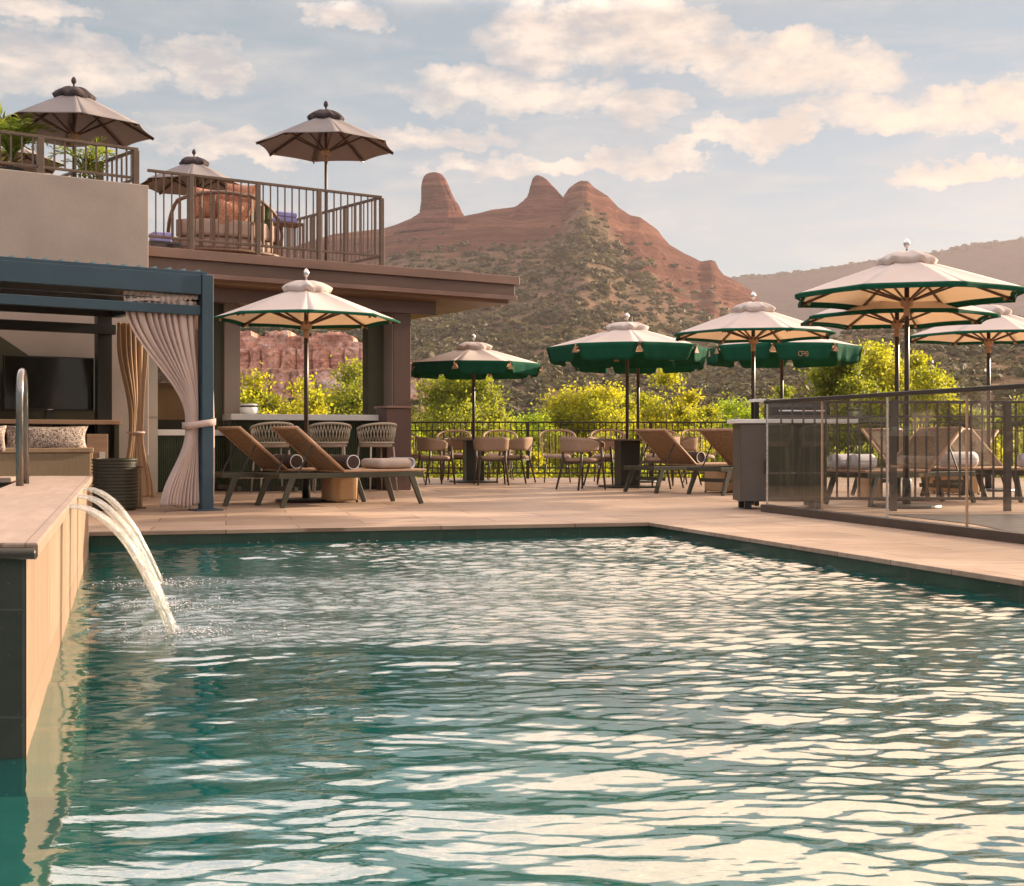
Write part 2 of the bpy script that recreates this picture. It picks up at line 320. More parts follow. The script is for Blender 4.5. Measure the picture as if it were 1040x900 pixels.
# ------------------------------------------------------------------ mesh helpers
class MB:
    def __init__(s): s.v = []; s.f = []; s.mi = []; s.m = 0; s.uv = None
    def add(s, vs, fs):
        o = len(s.v); s.v += [tuple(v) for v in vs]
        for f in fs: s.f.append(tuple(i+o for i in f)); s.mi.append(s.m)
        return s
    def box(s, x0, x1, y0, y1, z0, z1):
        return s.add([(x0,y0,z0),(x1,y0,z0),(x1,y1,z0),(x0,y1,z0),(x0,y0,z1),(x1,y0,z1),(x1,y1,z1),(x0,y1,z1)],
                     [(0,3,2,1),(4,5,6,7),(0,1,5,4),(1,2,6,5),(2,3,7,6),(3,0,4,7)])
    def hexa(s, bot, top):                       # 4 bottom and 4 top points
        return s.add(list(bot)+list(top), [(0,3,2,1),(4,5,6,7),(0,1,5,4),(1,2,6,5),(2,3,7,6),(3,0,4,7)])
    def beam(s, p, q, w, h, w2=None, h2=None, up=(0,0,1)):
        p, q = Vector(p), Vector(q); d = (q-p).normalized(); u = Vector(up)
        if abs(d.dot(u)) > .98: u = Vector((1,0,0))
        a = d.cross(u).normalized(); b = a.cross(d).normalized()
        w2 = w if w2 is None else w2; h2 = h if h2 is None else h2
        A = [p-a*w/2-b*h/2, p+a*w/2-b*h/2, p+a*w/2+b*h/2, p-a*w/2+b*h/2]
        B = [q-a*w2/2-b*h2/2, q+a*w2/2-b*h2/2, q+a*w2/2+b*h2/2, q-a*w2/2+b*h2/2]
        return s.add(A+B, [(0,1,2,3),(7,6,5,4),(0,4,5,1),(1,5,6,2),(2,6,7,3),(3,7,4,0)])
    def tube(s, pts, r, n=8, closed=False):
        pts = [Vector(p) for p in pts]; k = len(pts)
        rr = r if isinstance(r, (list, tuple)) else [r]*k
        base = len(s.v); prev = None; vs = []
        for i, p in enumerate(pts):
            if closed: t = pts[(i+1) % k]-pts[i-1]
            else: t = pts[min(i+1, k-1)]-pts[max(i-1, 0)]
            t.normalize()
            if prev is None:
                u = Vector((0,0,1)) if abs(t.z) < .9 else Vector((1,0,0)); a = t.cross(u).normalized()
            else: a = (prev - t*prev.dot(t)).normalized()
            prev = a; b = t.cross(a)
            for j in range(n):
                th = 2*math.pi*j/n; vs.append(p + (a*math.cos(th)+b*math.sin(th))*rr[i])
        fs = []
        for i in range(k if closed else k-1):
            i2 = (i+1) % k
            for j in range(n): fs.append((i*n+j, i*n+(j+1) % n, i2*n+(j+1) % n, i2*n+j))
        if not closed: fs.append(tuple(range(n-1, -1, -1))); fs.append(tuple((k-1)*n+j for j in range(n)))
        return s.add(vs, fs)
    def lathe(s, prof, n=24, c=(0,0,0), sx=1, sy=1):
        vs = []; fs = []; k = len(prof)
        for r, z in prof:
            for j in range(n):
                th = 2*math.pi*j/n; vs.append((c[0]+r*math.cos(th)*sx, c[1]+r*math.sin(th)*sy, c[2]+z))
        for i in range(k-1):
            for j in range(n): fs.append((i*n+j, i*n+(j+1) % n, (i+1)*n+(j+1) % n, (i+1)*n+j))
        fs.append(tuple(range(n-1, -1, -1))); fs.append(tuple((k-1)*n+j for j in range(n)))
        return s.add(vs, fs)
    def grid(s, fn, nu, nv):                     # fn(u,v) -> point
        vs = [fn(i/nu, j/nv) for j in range(nv+1) for i in range(nu+1)]
        fs = [(j*(nu+1)+i, j*(nu+1)+i+1, (j+1)*(nu+1)+i+1, (j+1)*(nu+1)+i) for j in range(nv) for i in range(nu)]
        return s.add(vs, fs)
    def slab(s, poly, z0, z1):
        k = len(poly)
        return s.add([(x,y,z0) for x,y in poly]+[(x,y,z1) for x,y in poly],
                     [tuple(range(k-1,-1,-1)), tuple(range(k,2*k))]+[(i,(i+1)%k,(i+1)%k+k,i+k) for i in range(k)])
    def build(s, name, mats, parent=None, smooth=False, bevel=0, solid=0, loc=None, rotz=0, subd=0):
        me = bpy.data.meshes.new(name); me.from_pydata(s.v, [], s.f)
        for mm in (mats if isinstance(mats, (list, tuple)) else [mats]): me.materials.append(MAT[mm])
        me.polygons.foreach_set('material_index', s.mi)
        if smooth: me.polygons.foreach_set('use_smooth', [True]*len(s.f))
        me.update()
        o = bpy.data.objects.new(name, me); COL.objects.link(o)
        if parent is not None: o.parent = parent
        if loc is not None: o.location = loc
        o.rotation_euler.z = rotz
        if subd:
            md = o.modifiers.new('sub', 'SUBSURF'); md.levels = md.render_levels = subd
        if solid:
            md = o.modifiers.new('solid', 'SOLIDIFY'); md.thickness = solid; md.offset = 0
        if bevel:
            md = o.modifiers.new('bevel', 'BEVEL'); md.width = bevel; md.segments = 2; md.limit_method = 'ANGLE'; md.angle_limit = R(40)
        return o
def tag(o, label=None, cat=None, group=None, kind=None):
    if label: o['label'] = label
    if cat: o['category'] = cat
    if group: o['group'] = group
    if kind: o['kind'] = kind
    return o
def empty(name, loc, rz, label, cat, group=None):
    o = bpy.data.objects.new(name, None); COL.objects.link(o); o.empty_display_size = .2
    o.location = loc; o.rotation_euler.z = rz
    return tag(o, label, cat, group)
def kids(o): return [c for c in COL.objects if c.parent == o]
def copy_tree(o, parent=None):
    c = o.copy(); COL.objects.link(c); c.parent = parent
    for ch in list(o.children): copy_tree(ch, c)
    return c
def place(proto, first, loc, rz, label, group=None, scale=None):
    o = proto if first else copy_tree(proto)
    o.location = loc; o.rotation_euler.z = rz; o['label'] = label
    if group: o['group'] = group
    if scale: o.scale = scale
    return o
def np_mesh(name, verts, faces, mat, parent=None, smooth=False, attr=None, attrname=None):
    me = bpy.data.meshes.new(name)
    verts = np.asarray(verts, dtype=np.float32); faces = np.asarray(faces, dtype=np.int32)
    nf, k = faces.shape
    me.vertices.add(len(verts)); me.vertices.foreach_set('co', verts.ravel())
    me.loops.add(nf*k); me.loops.foreach_set('vertex_index', faces.ravel())
    me.polygons.add(nf); me.polygons.foreach_set('loop_start', np.arange(0, nf*k, k, dtype=np.int32))
    me.polygons.foreach_set('loop_total', np.full(nf, k, dtype=np.int32))
    if smooth: me.polygons.foreach_set('use_smooth', np.ones(nf, dtype=bool))
    me.update(calc_edges=True); me.validate()
    if attr is not None:
        at = me.attributes.new(attrname, 'FLOAT', 'POINT'); at.data.foreach_set('value', np.asarray(attr, dtype=np.float32))
    me.materials.append(MAT[mat])
    o = bpy.data.objects.new(name, me); COL.objects.link(o)
    if parent is not None: o.parent = parent
    return o
def vnoise(x, y, seed=0):                        # smooth value noise, arrays in, about -1..1 out
    xi = np.floor(x).astype(np.int64); yi = np.floor(y).astype(np.int64); xf = x-xi; yf = y-yi
    def h(a, b):
        n = (a*374761393 + b*668265263 + seed*1442695041) & 0x7fffffff
        n = ((n ^ (n >> 13))*1274126177) & 0x7fffffff
        return ((n ^ (n >> 16)) & 0xffff)/32767.5-1
    u = xf*xf*(3-2*xf); w = yf*yf*(3-2*yf)
    return (h(xi,yi)*(1-u)+h(xi+1,yi)*u)*(1-w) + (h(xi,yi+1)*(1-u)+h(xi+1,yi+1)*u)*w
def fbm(x, y, oct=5, seed=0, gain=.5):
    t = 0; a = 1; n = 0
    for i in range(oct): t = t+a*vnoise(x*2**i, y*2**i, seed+i*17); n += a; a *= gain
    return t/n

# ------------------------------------------------------------------ camera, world, sun
cam = bpy.data.cameras.new('camera'); co = bpy.data.objects.new('camera', cam); COL.objects.link(co)
co.location = (0,0,E); co.rotation_euler = (R(90),0,0); cam.lens = 45; cam.sensor_width = 36
cam.shift_y = -4/1040; cam.clip_start = .05; cam.clip_end = 30000; sc.camera = co
SUN = Vector((.85,.52,0)).normalized(); SEL = R(15)
sunv = Vector((SUN.x*math.cos(SEL), SUN.y*math.cos(SEL), math.sin(SEL)))
sl = bpy.data.lights.new('sun', 'SUN'); sl.energy = 5.0; sl.angle = R(.6); sl.color = (1,.79,.57)
so = bpy.data.objects.new('sun', sl); COL.objects.link(so)
so.rotation_euler = (-sunv).to_track_quat('-Z', 'Y').to_euler(); so.location = (20,10,30)
w = bpy.data.worlds.new('World'); sc.world = w; w.use_nodes = True
nt = w.node_tree; N = nt.nodes; L = nt.links; N.clear()
sky = N.new('ShaderNodeTexSky'); sky.sky_type = 'NISHITA'; sky.sun_disc = False
sky.sun_elevation = SEL; sky.sun_rotation = math.atan2(SUN.x, SUN.y); sky.air_density = 1.0; sky.dust_density = .5; sky.ozone_density = 2.5
tc = N.new('ShaderNodeTexCoord'); sp = N.new('ShaderNodeSeparateXYZ'); L.new(tc.outputs['Generated'], sp.inputs[0])
dx, dy, dz = sp.outputs
az = mth(nt, 'ARCTAN2', dx, dy)
el = mth(nt, 'ARCSINE', dz)
cb = N.new('ShaderNodeCombineXYZ'); L.new(az, cb.inputs[0]); L.new(el, cb.inputs[1])
# puffy clouds, each at its own bearing and height in the sky
d1 = noise(nt, mapping(nt, cb.outputs[0], (1,1.5,1)), 11, 7, .62)
d2 = noise(nt, mapping(nt, cb.outputs[0], (1,1.5,1), loc=(3.1,1.7,0)), 11, 7, .62)
azd = mth(nt, 'ADD', az, mth(nt, 'MULTIPLY_ADD', d1, .17, -.085))
eld = mth(nt, 'ADD', el, mth(nt, 'MULTIPLY_ADD', d2, .10, -.05))
blobs = [(345,18,62,26),(60,62,95,34),(205,66,62,34),(560,30,95,34),(640,22,110,42),(700,48,90,28),(520,88,150,26),(660,110,62,22),
         (835,68,125,36),(925,116,130,28),(1030,110,70,30),(770,140,60,18),(690,158,90,14),(240,150,110,16),(20,8,90,14),(990,175,90,14),(440,140,120,16),(560,170,160,12),(1250,80,200,50),(-150,60,160,40)]
acc = None
for px, py, bw, bh in blobs:
    a0 = math.atan((px-520)/F); k = math.cos(a0); e0 = math.atan((H-py)/F*k)
    qa = mth(nt, 'DIVIDE', mth(nt, 'SUBTRACT', azd, a0), bw/F); qe = mth(nt, 'DIVIDE', mth(nt, 'SUBTRACT', eld, e0), bh/F)
    q = mth(nt, 'SUBTRACT', 1.0, mth(nt, 'ADD', mth(nt, 'MULTIPLY', qa, qa), mth(nt, 'MULTIPLY', qe, qe)), clamp=True)
    acc = q if acc is None else mth(nt, 'MAXIMUM', acc, q)
fine = noise(nt, mapping(nt, cb.outputs[0], (1,1.6,1)), 34, 8, .68)
puff = mth(nt, 'MULTIPLY', acc, mth(nt, 'MULTIPLY_ADD', fine, 3.4, -.70))
puffm = ramp(nt, [(.06,(0,0,0)), (.32,(.50,.50,.50)), (.85,(.94,.94,.94))], puff)
# thin sheets low down
sheet = noise(nt, mapping(nt, cb.outputs[0], (1.0,5.0,1)), 7, 8, .6, .8)
sheetm = ramp(nt, [(.40,(0,0,0)), (.72,(.36,.36,.36))], sheet)
# unseen high cloud, added to brighten reflections and ambient light
pz = mth(nt, 'MAXIMUM', mth(nt, 'ADD', dz, .12), .05)
cx = N.new('ShaderNodeCombineXYZ'); L.new(mth(nt,'DIVIDE',dx,pz), cx.inputs[0]); L.new(mth(nt,'DIVIDE',dy,pz), cx.inputs[1])
hi = noise(nt, cx.outputs[0], 1.15, 8, .6, .4)
him = ramp(nt, [(.22,(.25,.25,.25)), (.46,(.97,.97,.97))], hi)
hfac = ramp(nt, [(.40,(0,0,0)), (.58,(1,1,1))], mth(nt, 'DIVIDE', el, R(70), clamp=True))   # high only
upm = mth(nt, 'MULTIPLY', him, ramp(nt, [(.24,(0,0,0)), (.36,(1,1,1))], mth(nt, 'DIVIDE', el, R(70), clamp=True)))
frontal = mth(nt, 'MULTIPLY', ramp(nt, [(.262,(0,0,0)), (.285,(1,1,1))], mth(nt, 'DIVIDE', el, R(70), clamp=True)), ramp(nt, [(.50,(0,0,0)), (.70,(.97,.97,.97))], mth(nt, 'MULTIPLY_ADD', dy, .5, .5)))  # closes the added cloud ahead, above the view, for brighter reflections
mask = mth(nt, 'MAXIMUM', mth(nt, 'MAXIMUM', mth(nt, 'MAXIMUM', puffm, sheetm), upm), frontal)
# colours: cloud brighter and warmer towards the sun
dt = N.new('ShaderNodeVectorMath'); dt.operation = 'DOT_PRODUCT'; L.new(tc.outputs['Generated'], dt.inputs[0]); dt.inputs[1].default_value = sunv
warm = ramp(nt, [(.78,(0,0,0)), (1.0,(1,1,1))], mth(nt, 'MULTIPLY_ADD', dt.outputs['Value'], .5, .5))
shade = noise(nt, mapping(nt, cb.outputs[0], (1,2.4,1), loc=(0,.35,0)), 16, 6, .6)
SKYK = SKYK_CLOUD = 1.0
cl = mixc(nt, ramp(nt, [(.38,(0,0,0)), (.60,(1,1,1))], shade), (.47,.53,.57), (1.06,.93,.79))
side = ramp(nt, [(.36,(.84,.84,.95)), (.60,(1.10,.93,.84))], mth(nt, 'MULTIPLY_ADD', az, .8, .5, True))
cl = mixc(nt, ramp(nt, [(.22,(0,0,0)), (.34,(1,1,1))], mth(nt, 'DIVIDE', el, R(70), clamp=True)), cl, mixc(nt, 1.0, cl, side, 'MULTIPLY'))
cl = mixc(nt, warm, cl, (1.25,.93,.66))
cl = mixc(nt, 1.0, cl, ramp(nt, [(.262,(.84,.84,.84)), (.29,(2.0,2.0,2.0)), (1,(2.2,2.2,2.2))], mth(nt, 'DIVIDE', el, R(70), clamp=True)), 'MULTIPLY')  # cloud above the view brightened to lift reflections and ambient light
bg1 = N.new('ShaderNodeBackground'); bg1.inputs[1].default_value = SKY_STRENGTH = .085
hcol = ramp(nt, [(0,(1.45,1.95,1.92)), (.12,(.90,1.62,1.82)), (.27,(.50,1.25,1.52)), (1,(.75,1.35,1.6))], mth(nt, 'DIVIDE', el, R(70), clamp=True))
tint = mixc(nt, .80, mixc(nt, 1.0, sky.outputs[0], (.92,1.0,1.06), 'MULTIPLY'), hcol)
L.new(tint, bg1.inputs[0])
# unseen bright cloud added above the view to lighten the water reflections
added_bank = mth(nt, 'MULTIPLY', ramp(nt, [(.262,(0,0,0)), (.295,(1,1,1)), (.60,(1,1,1)), (.8,(0,0,0))], mth(nt, 'DIVIDE', el, R(70), clamp=True)), ramp(nt, [(.55,(0,0,0)), (.75,(1,1,1))], mth(nt, 'MULTIPLY_ADD', dy, .5, .5)))
cl = mixc(nt, 1.0, cl, mixc(nt, mth(nt, 'MULTIPLY', added_bank, mth(nt, 'MULTIPLY_ADD', d1, 1.3, .25, True)), (1,1,1), (1.85,1.68,1.56)), 'MULTIPLY')
bg2 = N.new('ShaderNodeBackground'); bg2.inputs[1].default_value = CLOUD = .40; L.new(cl, bg2.inputs[0])
mx = N.new('ShaderNodeMixShader'); L.new(mask, mx.inputs[0]); L.new(bg1.outputs[0], mx.inputs[1]); L.new(bg2.outputs[0], mx.inputs[2])
wo = N.new('ShaderNodeOutputWorld'); L.new(mx.outputs[0], wo.inputs[0])
sc.view_settings.view_transform = 'Standard'; sc.view_settings.look = 'None'; sc.view_settings.gamma = 1
sc.view_settings.use_curve_mapping = False; sc.view_settings.exposure = 1.5
sc.cycles.use_denoising = True; sc.cycles.max_bounces = 8; sc.cycles.transparent_max_bounces = 16
sc.cycles.diffuse_bounces = 3; sc.cycles.glossy_bounces = 3; sc.cycles.volume_bounces = 0
sc.cycles.sample_clamp_indirect = 6; sc.cycles.caustics_reflective = False; sc.cycles.caustics_refractive = False
# ------------------------------------------------------------------ setting: deck, pool, water
FL, FR = (-3.39,10.26), (1.235,11.47)
def right_x(y): return 1.235 + (11.47-y)*1.475/4.7
def wall_x(y): return -1.31 - (y-3.45)*1.88/6.19
D = MB()
D.slab([(-9,10.26),FL,FR,(17,11.47),(17,24.75),(-9,24.75)], -.026, 0)
D.slab([FR,(right_x(-2),-2),(17,-2),(17,11.47)], -.026, 0)
D.slab([(-9,9.66),(wall_x(9.66),9.66),FL,(-9,10.26)], -.026, 0)
D.slab([(-9,-8),(17,-8),(17,-2),(-9,-2)], -.026, 0)
tag(D.build('deck', 'deck_stone'), 'pinkish stone paving round the pool', kind='structure')
def strip(p, q, w, z0, z1, over=.02):            # coping stone strip along an edge, deck on its left side
    p, q = Vector((*p,0)), Vector((*q,0)); d = (q-p).normalized(); n = Vector((-d.y,d.x,0))
    a, b, c, e = p-n*over, q-n*over, q+n*w, p+n*w
    return [(a.x,a.y),(b.x,b.y),(c.x,c.y),(e.x,e.y)]
Cp = MB()
Cp.slab(strip(FL, FR, .32, 0, 0), -.028, .007)
pr, qr = Vector((*FR,0)), Vector((right_x(-2),-2,0)); dd = (qr-pr).normalized(); nn = Vector((-dd.y,dd.x,0))
a, b, c, e = pr-nn*.02, qr-nn*.02, qr+nn*.32, pr+nn*.32
Cp.slab([(a.x,a.y),(b.x,b.y),(c.x,c.y),(e.x,e.y)], -.0275, .005)
tag(Cp.build('pool_coping', 'deck_stone', bevel=.004), 'stone coping along the pool edge', kind='structure')
Pw = MB()
def wall_seg(p, q, z0, z1, t=.2, side=1):
    p, q = Vector((*p,0)), Vector((*q,0)); d = (q-p).normalized(); n = Vector((-d.y,d.x,0))*side
    Pw.slab([(p.x,p.y),(q.x,q.y),(q.x+n.x*t,q.y+n.y*t),(p.x+n.x*t,p.y+n.y*t)], z0, z1)
for m_, z0, z1 in ((0,-.20,-.028),(1,-1.5,-.20)):
    Pw.m = m_
    wall_seg(FL, FR, z0, z1, side=1); wall_seg(FR, (right_x(-2),-2), z0, z1, side=1)
    wall_seg((wall_x(9.66),9.66), FL, z0, z1, side=1)
tag(Pw.build('pool_wall', ['tile_green','tile_teal']), 'dark green tiled pool wall below the coping', kind='structure')
Pf = MB().slab([(-9,-2.2),(6.5,-2.2),(4.2,11.9),(-9,11.9)], -1.6, -1.4)
tag(Pf.build('pool_floor', 'floor_teal'), 'teal pool floor under the water', kind='structure')
Bn = MB().slab([(-7,-2),(-.55,-2),(-1.12,3.40),(-7,3.40)], -1.39, -.20)
tag(Bn.build('pool_bench', 'bench_plaster'), 'grey plaster bench under the water beside the spa', kind='structure')

# water surface: real waves
rs = np.random.RandomState(5)
ys = [-2,-1,0,.6,1.1,1.5,1.8]; y = 2.0
while y < 11.62: ys.append(y); y += max(.005, y*.0018)
ys = np.array(ys); NC = 440
imp = [(-1.49,5.66),(-1.76,6.55),(-2.06,7.54)]
def saw(p): return np.sin(p)-.36*np.sin(2*p)+.14*np.sin(3*p)
def water_h(x, y):
    wx = x+.09*fbm(x*1.7, y*1.7, 3, 3); wy = y+.09*fbm(x*1.7+9, y*1.7, 3, 8)
    far_w = np.clip((y-3.6)/4,0,1)
    h = np.zeros_like(x); r2 = np.random.RandomState(11)
    for i in range(8):                          # slow swell
        lam = .28*(10 ** (r2.rand()*.55)); th = r2.normal(math.pi/2, .8); k = 2*math.pi/lam
        h += .021*lam/(2*math.pi)*saw(k*(wx*math.cos(th)+wy*math.sin(th))+r2.rand()*6.3)
    wx2 = wx+.035*fbm(x*4.5,y*4.5,3,13); wy2 = wy+.035*fbm(x*4.5+3,y*4.5,3,18)
    side_w = .20+1.0*np.clip((x+1.3)/2.2+np.clip((y-5)/2,0,1),0,1)
    for i in range(14):                          # short wind ripples, crests across the view
        lam = .062*(10 ** (r2.rand()*.55)); th = r2.normal(math.pi/2+.10, .42); k = 2*math.pi/lam
        h += (.0110+.0185*np.clip((y-3.0)/3.6,0,1)**.8)*1.75*side_w*lam/(2*math.pi)*saw(k*(wx2*math.cos(th)+wy2*math.sin(th))+r2.rand()*6.3)
    ch = np.zeros_like(x)
    for ix, iy in imp:
        d = np.hypot(x-ix, (y-iy)); ph = d*2*math.pi/.11
        h += .0035*np.exp(-d/.8)*np.sin(ph+2*fbm(x*5,y*5,2,4)); ch = ch+.9*np.exp(-(d/.45)**2)+.9*np.exp(-(np.hypot((x-ix-1.1)/1.7,(y-iy-.15)/.40))**2)
    far = np.clip((y-5.2)/2.5,0,1)*np.clip((x+2.2)/2.0,0,1)
    ch = np.clip(ch,0,1.2)+.62*far*(.7+.6*fbm(x*.9,y*.9,3,21))+.05
    mod = .75+.6*fbm(x*.6+4,y*.6,3,31)
    return h*mod*(1+.45*np.clip(ch,0,1)), ch
YY, SS = np.meshgrid(ys, np.linspace(0,1,NC), indexing='ij')
lx = wall_x(YY); rx = right_x(np.minimum(YY,11.47)); XX = lx+(rx-lx)*SS
hh, ch = water_h(XX, YY)
WL = -.11
far_y = 10.26+(XX-(-3.39))*(11.47-10.26)/(1.235+3.39)
YC = np.minimum(YY, far_y+.0)
va = np.stack([XX, YC, WL+hh], -1).reshape(-1,3); nr, nc = XX.shape
ii, jj = np.meshgrid(np.arange(nr-1), np.arange(nc-1), indexing='ij')
fa = np.stack([ii*nc+jj, ii*nc+jj+1, (ii+1)*nc+jj+1, (ii+1)*nc+jj], -1).reshape(-1,4)
ok = (YY[:-1,:-1] < far_y[:-1,:-1]).reshape(-1); fa = fa[ok]
# second patch: in front of the spa
y2 = ys[ys <= 3.45]; Y2, S2 = np.meshgrid(y2, np.linspace(0,1,160), indexing='ij'); X2 = -7+(wall_x(Y2)+7)*(S2**.6)
h2, c2 = water_h(X2, Y2); vb = np.stack([X2, Y2, WL+h2], -1).reshape(-1,3)
i2, j2 = np.meshgrid(np.arange(len(y2)-1), np.arange(159), indexing='ij')
fb = np.stack([i2*160+j2, i2*160+j2+1, (i2+1)*160+j2+1, (i2+1)*160+j2], -1).reshape(-1,4)+len(va)
wat = np_mesh('water', np.vstack([va,vb]), np.vstack([fa,fb]), 'water', smooth=True, attr=np.concatenate([ch.ravel(),c2.ravel()]), attrname='chop')
tag(wat, 'rippling teal pool water reflecting the sky', kind='structure')

# raised spa
SA = math.atan2(6.19, -1.88); spr = empty('raised_spa', (-1.31,3.45,0), SA, 'raised stone spa with pale travertine side and dark end face', 'spa')
LS = math.hypot(1.88, 6.19)                      # local +x runs along the wall, +y away from the pool
e1 = Vector((-1,0,0)); ca, sa = math.cos(-SA), math.sin(-SA)
lv = lambda x, y: (x*ca-y*sa, x*sa+y*ca)         # world vector -> local
ex = lv(-1,0)
def spa_poly(pts): return [ (lv(px+1.31, py-3.45)) for px, py in pts]
MB().slab(spa_poly([(-1.312,3.45),(-7.5,3.45),(-7.5,3.6),(-1.475,3.6),(-1.32,3.462)])[::-1], -1.4, .428).build('end_wall', 'slate_panel', spr)
MB().slab(spa_poly([(wall_x(3.463),3.463),(wall_x(9.64),9.64),(wall_x(9.64)-.155,9.59),(wall_x(3.62)-.165,3.62)])[::-1], -1.4, .43).build('side_wall', 'spa_stone', spr)
wxm = wall_x
cap = MB()
cap.slab(spa_poly([(wall_x(3.43)+.035,3.43),(wall_x(9.66)+.035,9.66),(wall_x(9.66)-.44,9.66),(wall_x(3.43)-.44,3.43)])[::-1], .432, .472)
cap.build('cap', 'spa_cap', spr, bevel=.006)
cap2 = MB().slab(spa_poly([(-1.747,3.43),(-7.5,3.43),(-7.5,3.87),(-1.881,3.87)])[::-1], .431, .470); cap2.build('cap', 'spa_cap', spr, bevel=.006)
fx = wall_x(9.64)-.45
cap3 = MB().slab(spa_poly([(fx,9.30),(fx,9.66),(-7.5,9.66),(-7.5,9.30)]), .431, .470); cap3.build('cap', 'spa_cap', spr, bevel=.006)
MB().tube([Vector((*lv(.035,-.024),.444)), Vector((*lv(-6.1,-.024),.444))], .016, 12).build('bullnose_trim', 'black_steel', spr, smooth=True)
MB().box(.3,LS,.16,5.2,-.3,.0).build('basin_floor', 'tile_green', spr)
MB().slab(spa_poly([(-1.9,3.9),(wall_x(3.9)-.45,3.9),(wall_x(9.3)-.45,9.3),(-7.4,9.3),(-7.4,3.9)])[::1], .36, .385).build('spa_water', 'water', spr)
MB().box(LS-.1,LS,.16,4.4,-.3,.43).build('far_wall', 'spa_stone', spr)

# falling water
def jet(y0, reach, wtop, wbot, label, seed):
    r2 = random.Random(seed)
    o = Vector((wall_x(y0)+.02, y0, .462)); nrm = Vector((.957,.29,0)); tan = Vector((-.29,.957,0))
    m_ = MB(); nu, nv = 10, 40; T = []
    ph = [r2.random()*6 for _ in range(4)]
    def pt(s, t, side):
        dr = t; x = reach*dr; z = .03*dr*1.5-.60*dr*dr
        wd = wtop+(wbot-wtop)*dr
        q = (s-.5)*wd*(1+.12*math.sin(t*9+ph[0])) + .012*math.sin(t*14+ph[1])*dr
        th = (.022+.014*dr)*(1+.5*math.sin(s*9+ph[2]+t*5))*math.sin(math.pi*min(max(s,.03),.97))**.5
        return o+nrm*x+tan*q+Vector((0,0,z))+(nrm*.8+Vector((0,0,.6)))*th*side*.5
    vs = []; uv = []
    for side in (1,-1):
        for j in range(nv+1):
            for i in range(nu+1): vs.append(pt(i/nu, j/nv, side)-o); uv.append((i/nu*.3, j/nv))
    k = (nu+1)*(nv+1); fs = []
    for b_ in (0,k):
        for j in range(nv):
            for i in range(nu):
                f = (b_+j*(nu+1)+i, b_+j*(nu+1)+i+1, b_+(j+1)*(nu+1)+i+1, b_+(j+1)*(nu+1)+i); fs.append(f if b_==0 else f[::-1])
    for j in range(nv):
        for i in (0,nu):
            f = (j*(nu+1)+i, (j+1)*(nu+1)+i, k+(j+1)*(nu+1)+i, k+j*(nu+1)+i); fs.append(f if i==0 else f[::-1])
    m_.add(vs, fs); ob = m_.build('water_jet', 'jet', smooth=True, loc=o)
    ul = ob.data.uv_layers.new(name='UVMap')
    for lp in ob.data.loops: ul.data[lp.index].uv = uv[lp.vertex_index]
    return tag(ob, label, 'water jet', 'water jets falling from the spa')
jet(5.5, .44, .28, .16, 'nearest arc of falling water, widest of the three jets', 1)
jet(6.4, .43, .23, .13, 'middle arc of falling water between the nearest and the farthest jet', 2)
jet(7.4, .44, .20, .10, 'farthest and highest-looking slender arc of falling water', 3)

# handrail
hr = empty('handrail', (X(20,7.6),7.6,.30), R(106), 'curved steel grab rail rising from the raised spa', 'handrail')
def arch(y):
    pts = [(0,y,0),(0,y,.72)]
    for i in range(1,8):
        a_ = math.pi*i/8; pts.append((.16-.16*math.cos(a_), y, .72+.14*math.sin(a_)))
    return pts+[(.32,y,.70),(.40,y,.06)]
MB().tube(arch(0), .022, 12).build('rail', 'dark_chrome', hr, smooth=True)
for xx in (0,.40): MB().lathe([(.05,0),(.05,.015),(.03,.03)], 16, (xx,0,.07)).build('flange', 'silver', hr)
# foam where the jets land
rf = random.Random(4); fm = MB()
for ix, iy in imp:
    for k in range(260):
        a_ = rf.random()*6.28; rr_ = abs(rf.gauss(0,.16)); s_ = rf.uniform(.0015,.007)
        c_ = (ix+rr_*math.cos(a_)*1.3, iy+rr_*math.sin(a_), WL+.003+abs(rf.gauss(0,.02 if rf.random() < .3 else .006)))
        fm.lathe([(.0005,-s_*.5),(s_,0),(.0005,s_*.5)], 5, c_)
tag(fm.build('foam', 'towel_white', smooth=True), 'white bubbles where the jets hit the pool', kind='stuff')

# ------------------------------------------------------------------ terrace building
T0 = Vector((X(151,16.6), 16.6, 0))              # right end of the stucco wall, foot
bld = empty('stucco_building', T0, UA, 'grey stucco building wall with parapet behind the blue pergola', 'building')
MB().box(-9,0,0,5.5,0,4.04).build('wall', 'stucco', bld, bevel=.01)
def wl(px):                                      # local x on the wall plane for a photo column
    k_ = (px-520)/F; return (T0.x-k_*T0.y)/(k_*U.y-U.x)
def wd(px): return T0.y+U.y*wl(px)
xa, xb = wl(-60), wl(112)
def dz_(px, py): return Z(py, wd(px))
wedge = MB(); za, zb = dz_(-30,322), dz_(112,417)
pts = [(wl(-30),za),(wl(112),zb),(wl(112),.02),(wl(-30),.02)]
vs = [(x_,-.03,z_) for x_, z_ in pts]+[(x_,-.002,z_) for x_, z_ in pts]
wedge.add(vs, [(0,1,2,3)[::-1],(4,5,6,7),(0,1,5,4),(1,2,6,5),(2,3,7,6),(3,0,4,7)]); wedge.build('dark_wedge', 'dark_olive', bld)  # thin dark sheet on the wall with a sloping top edge
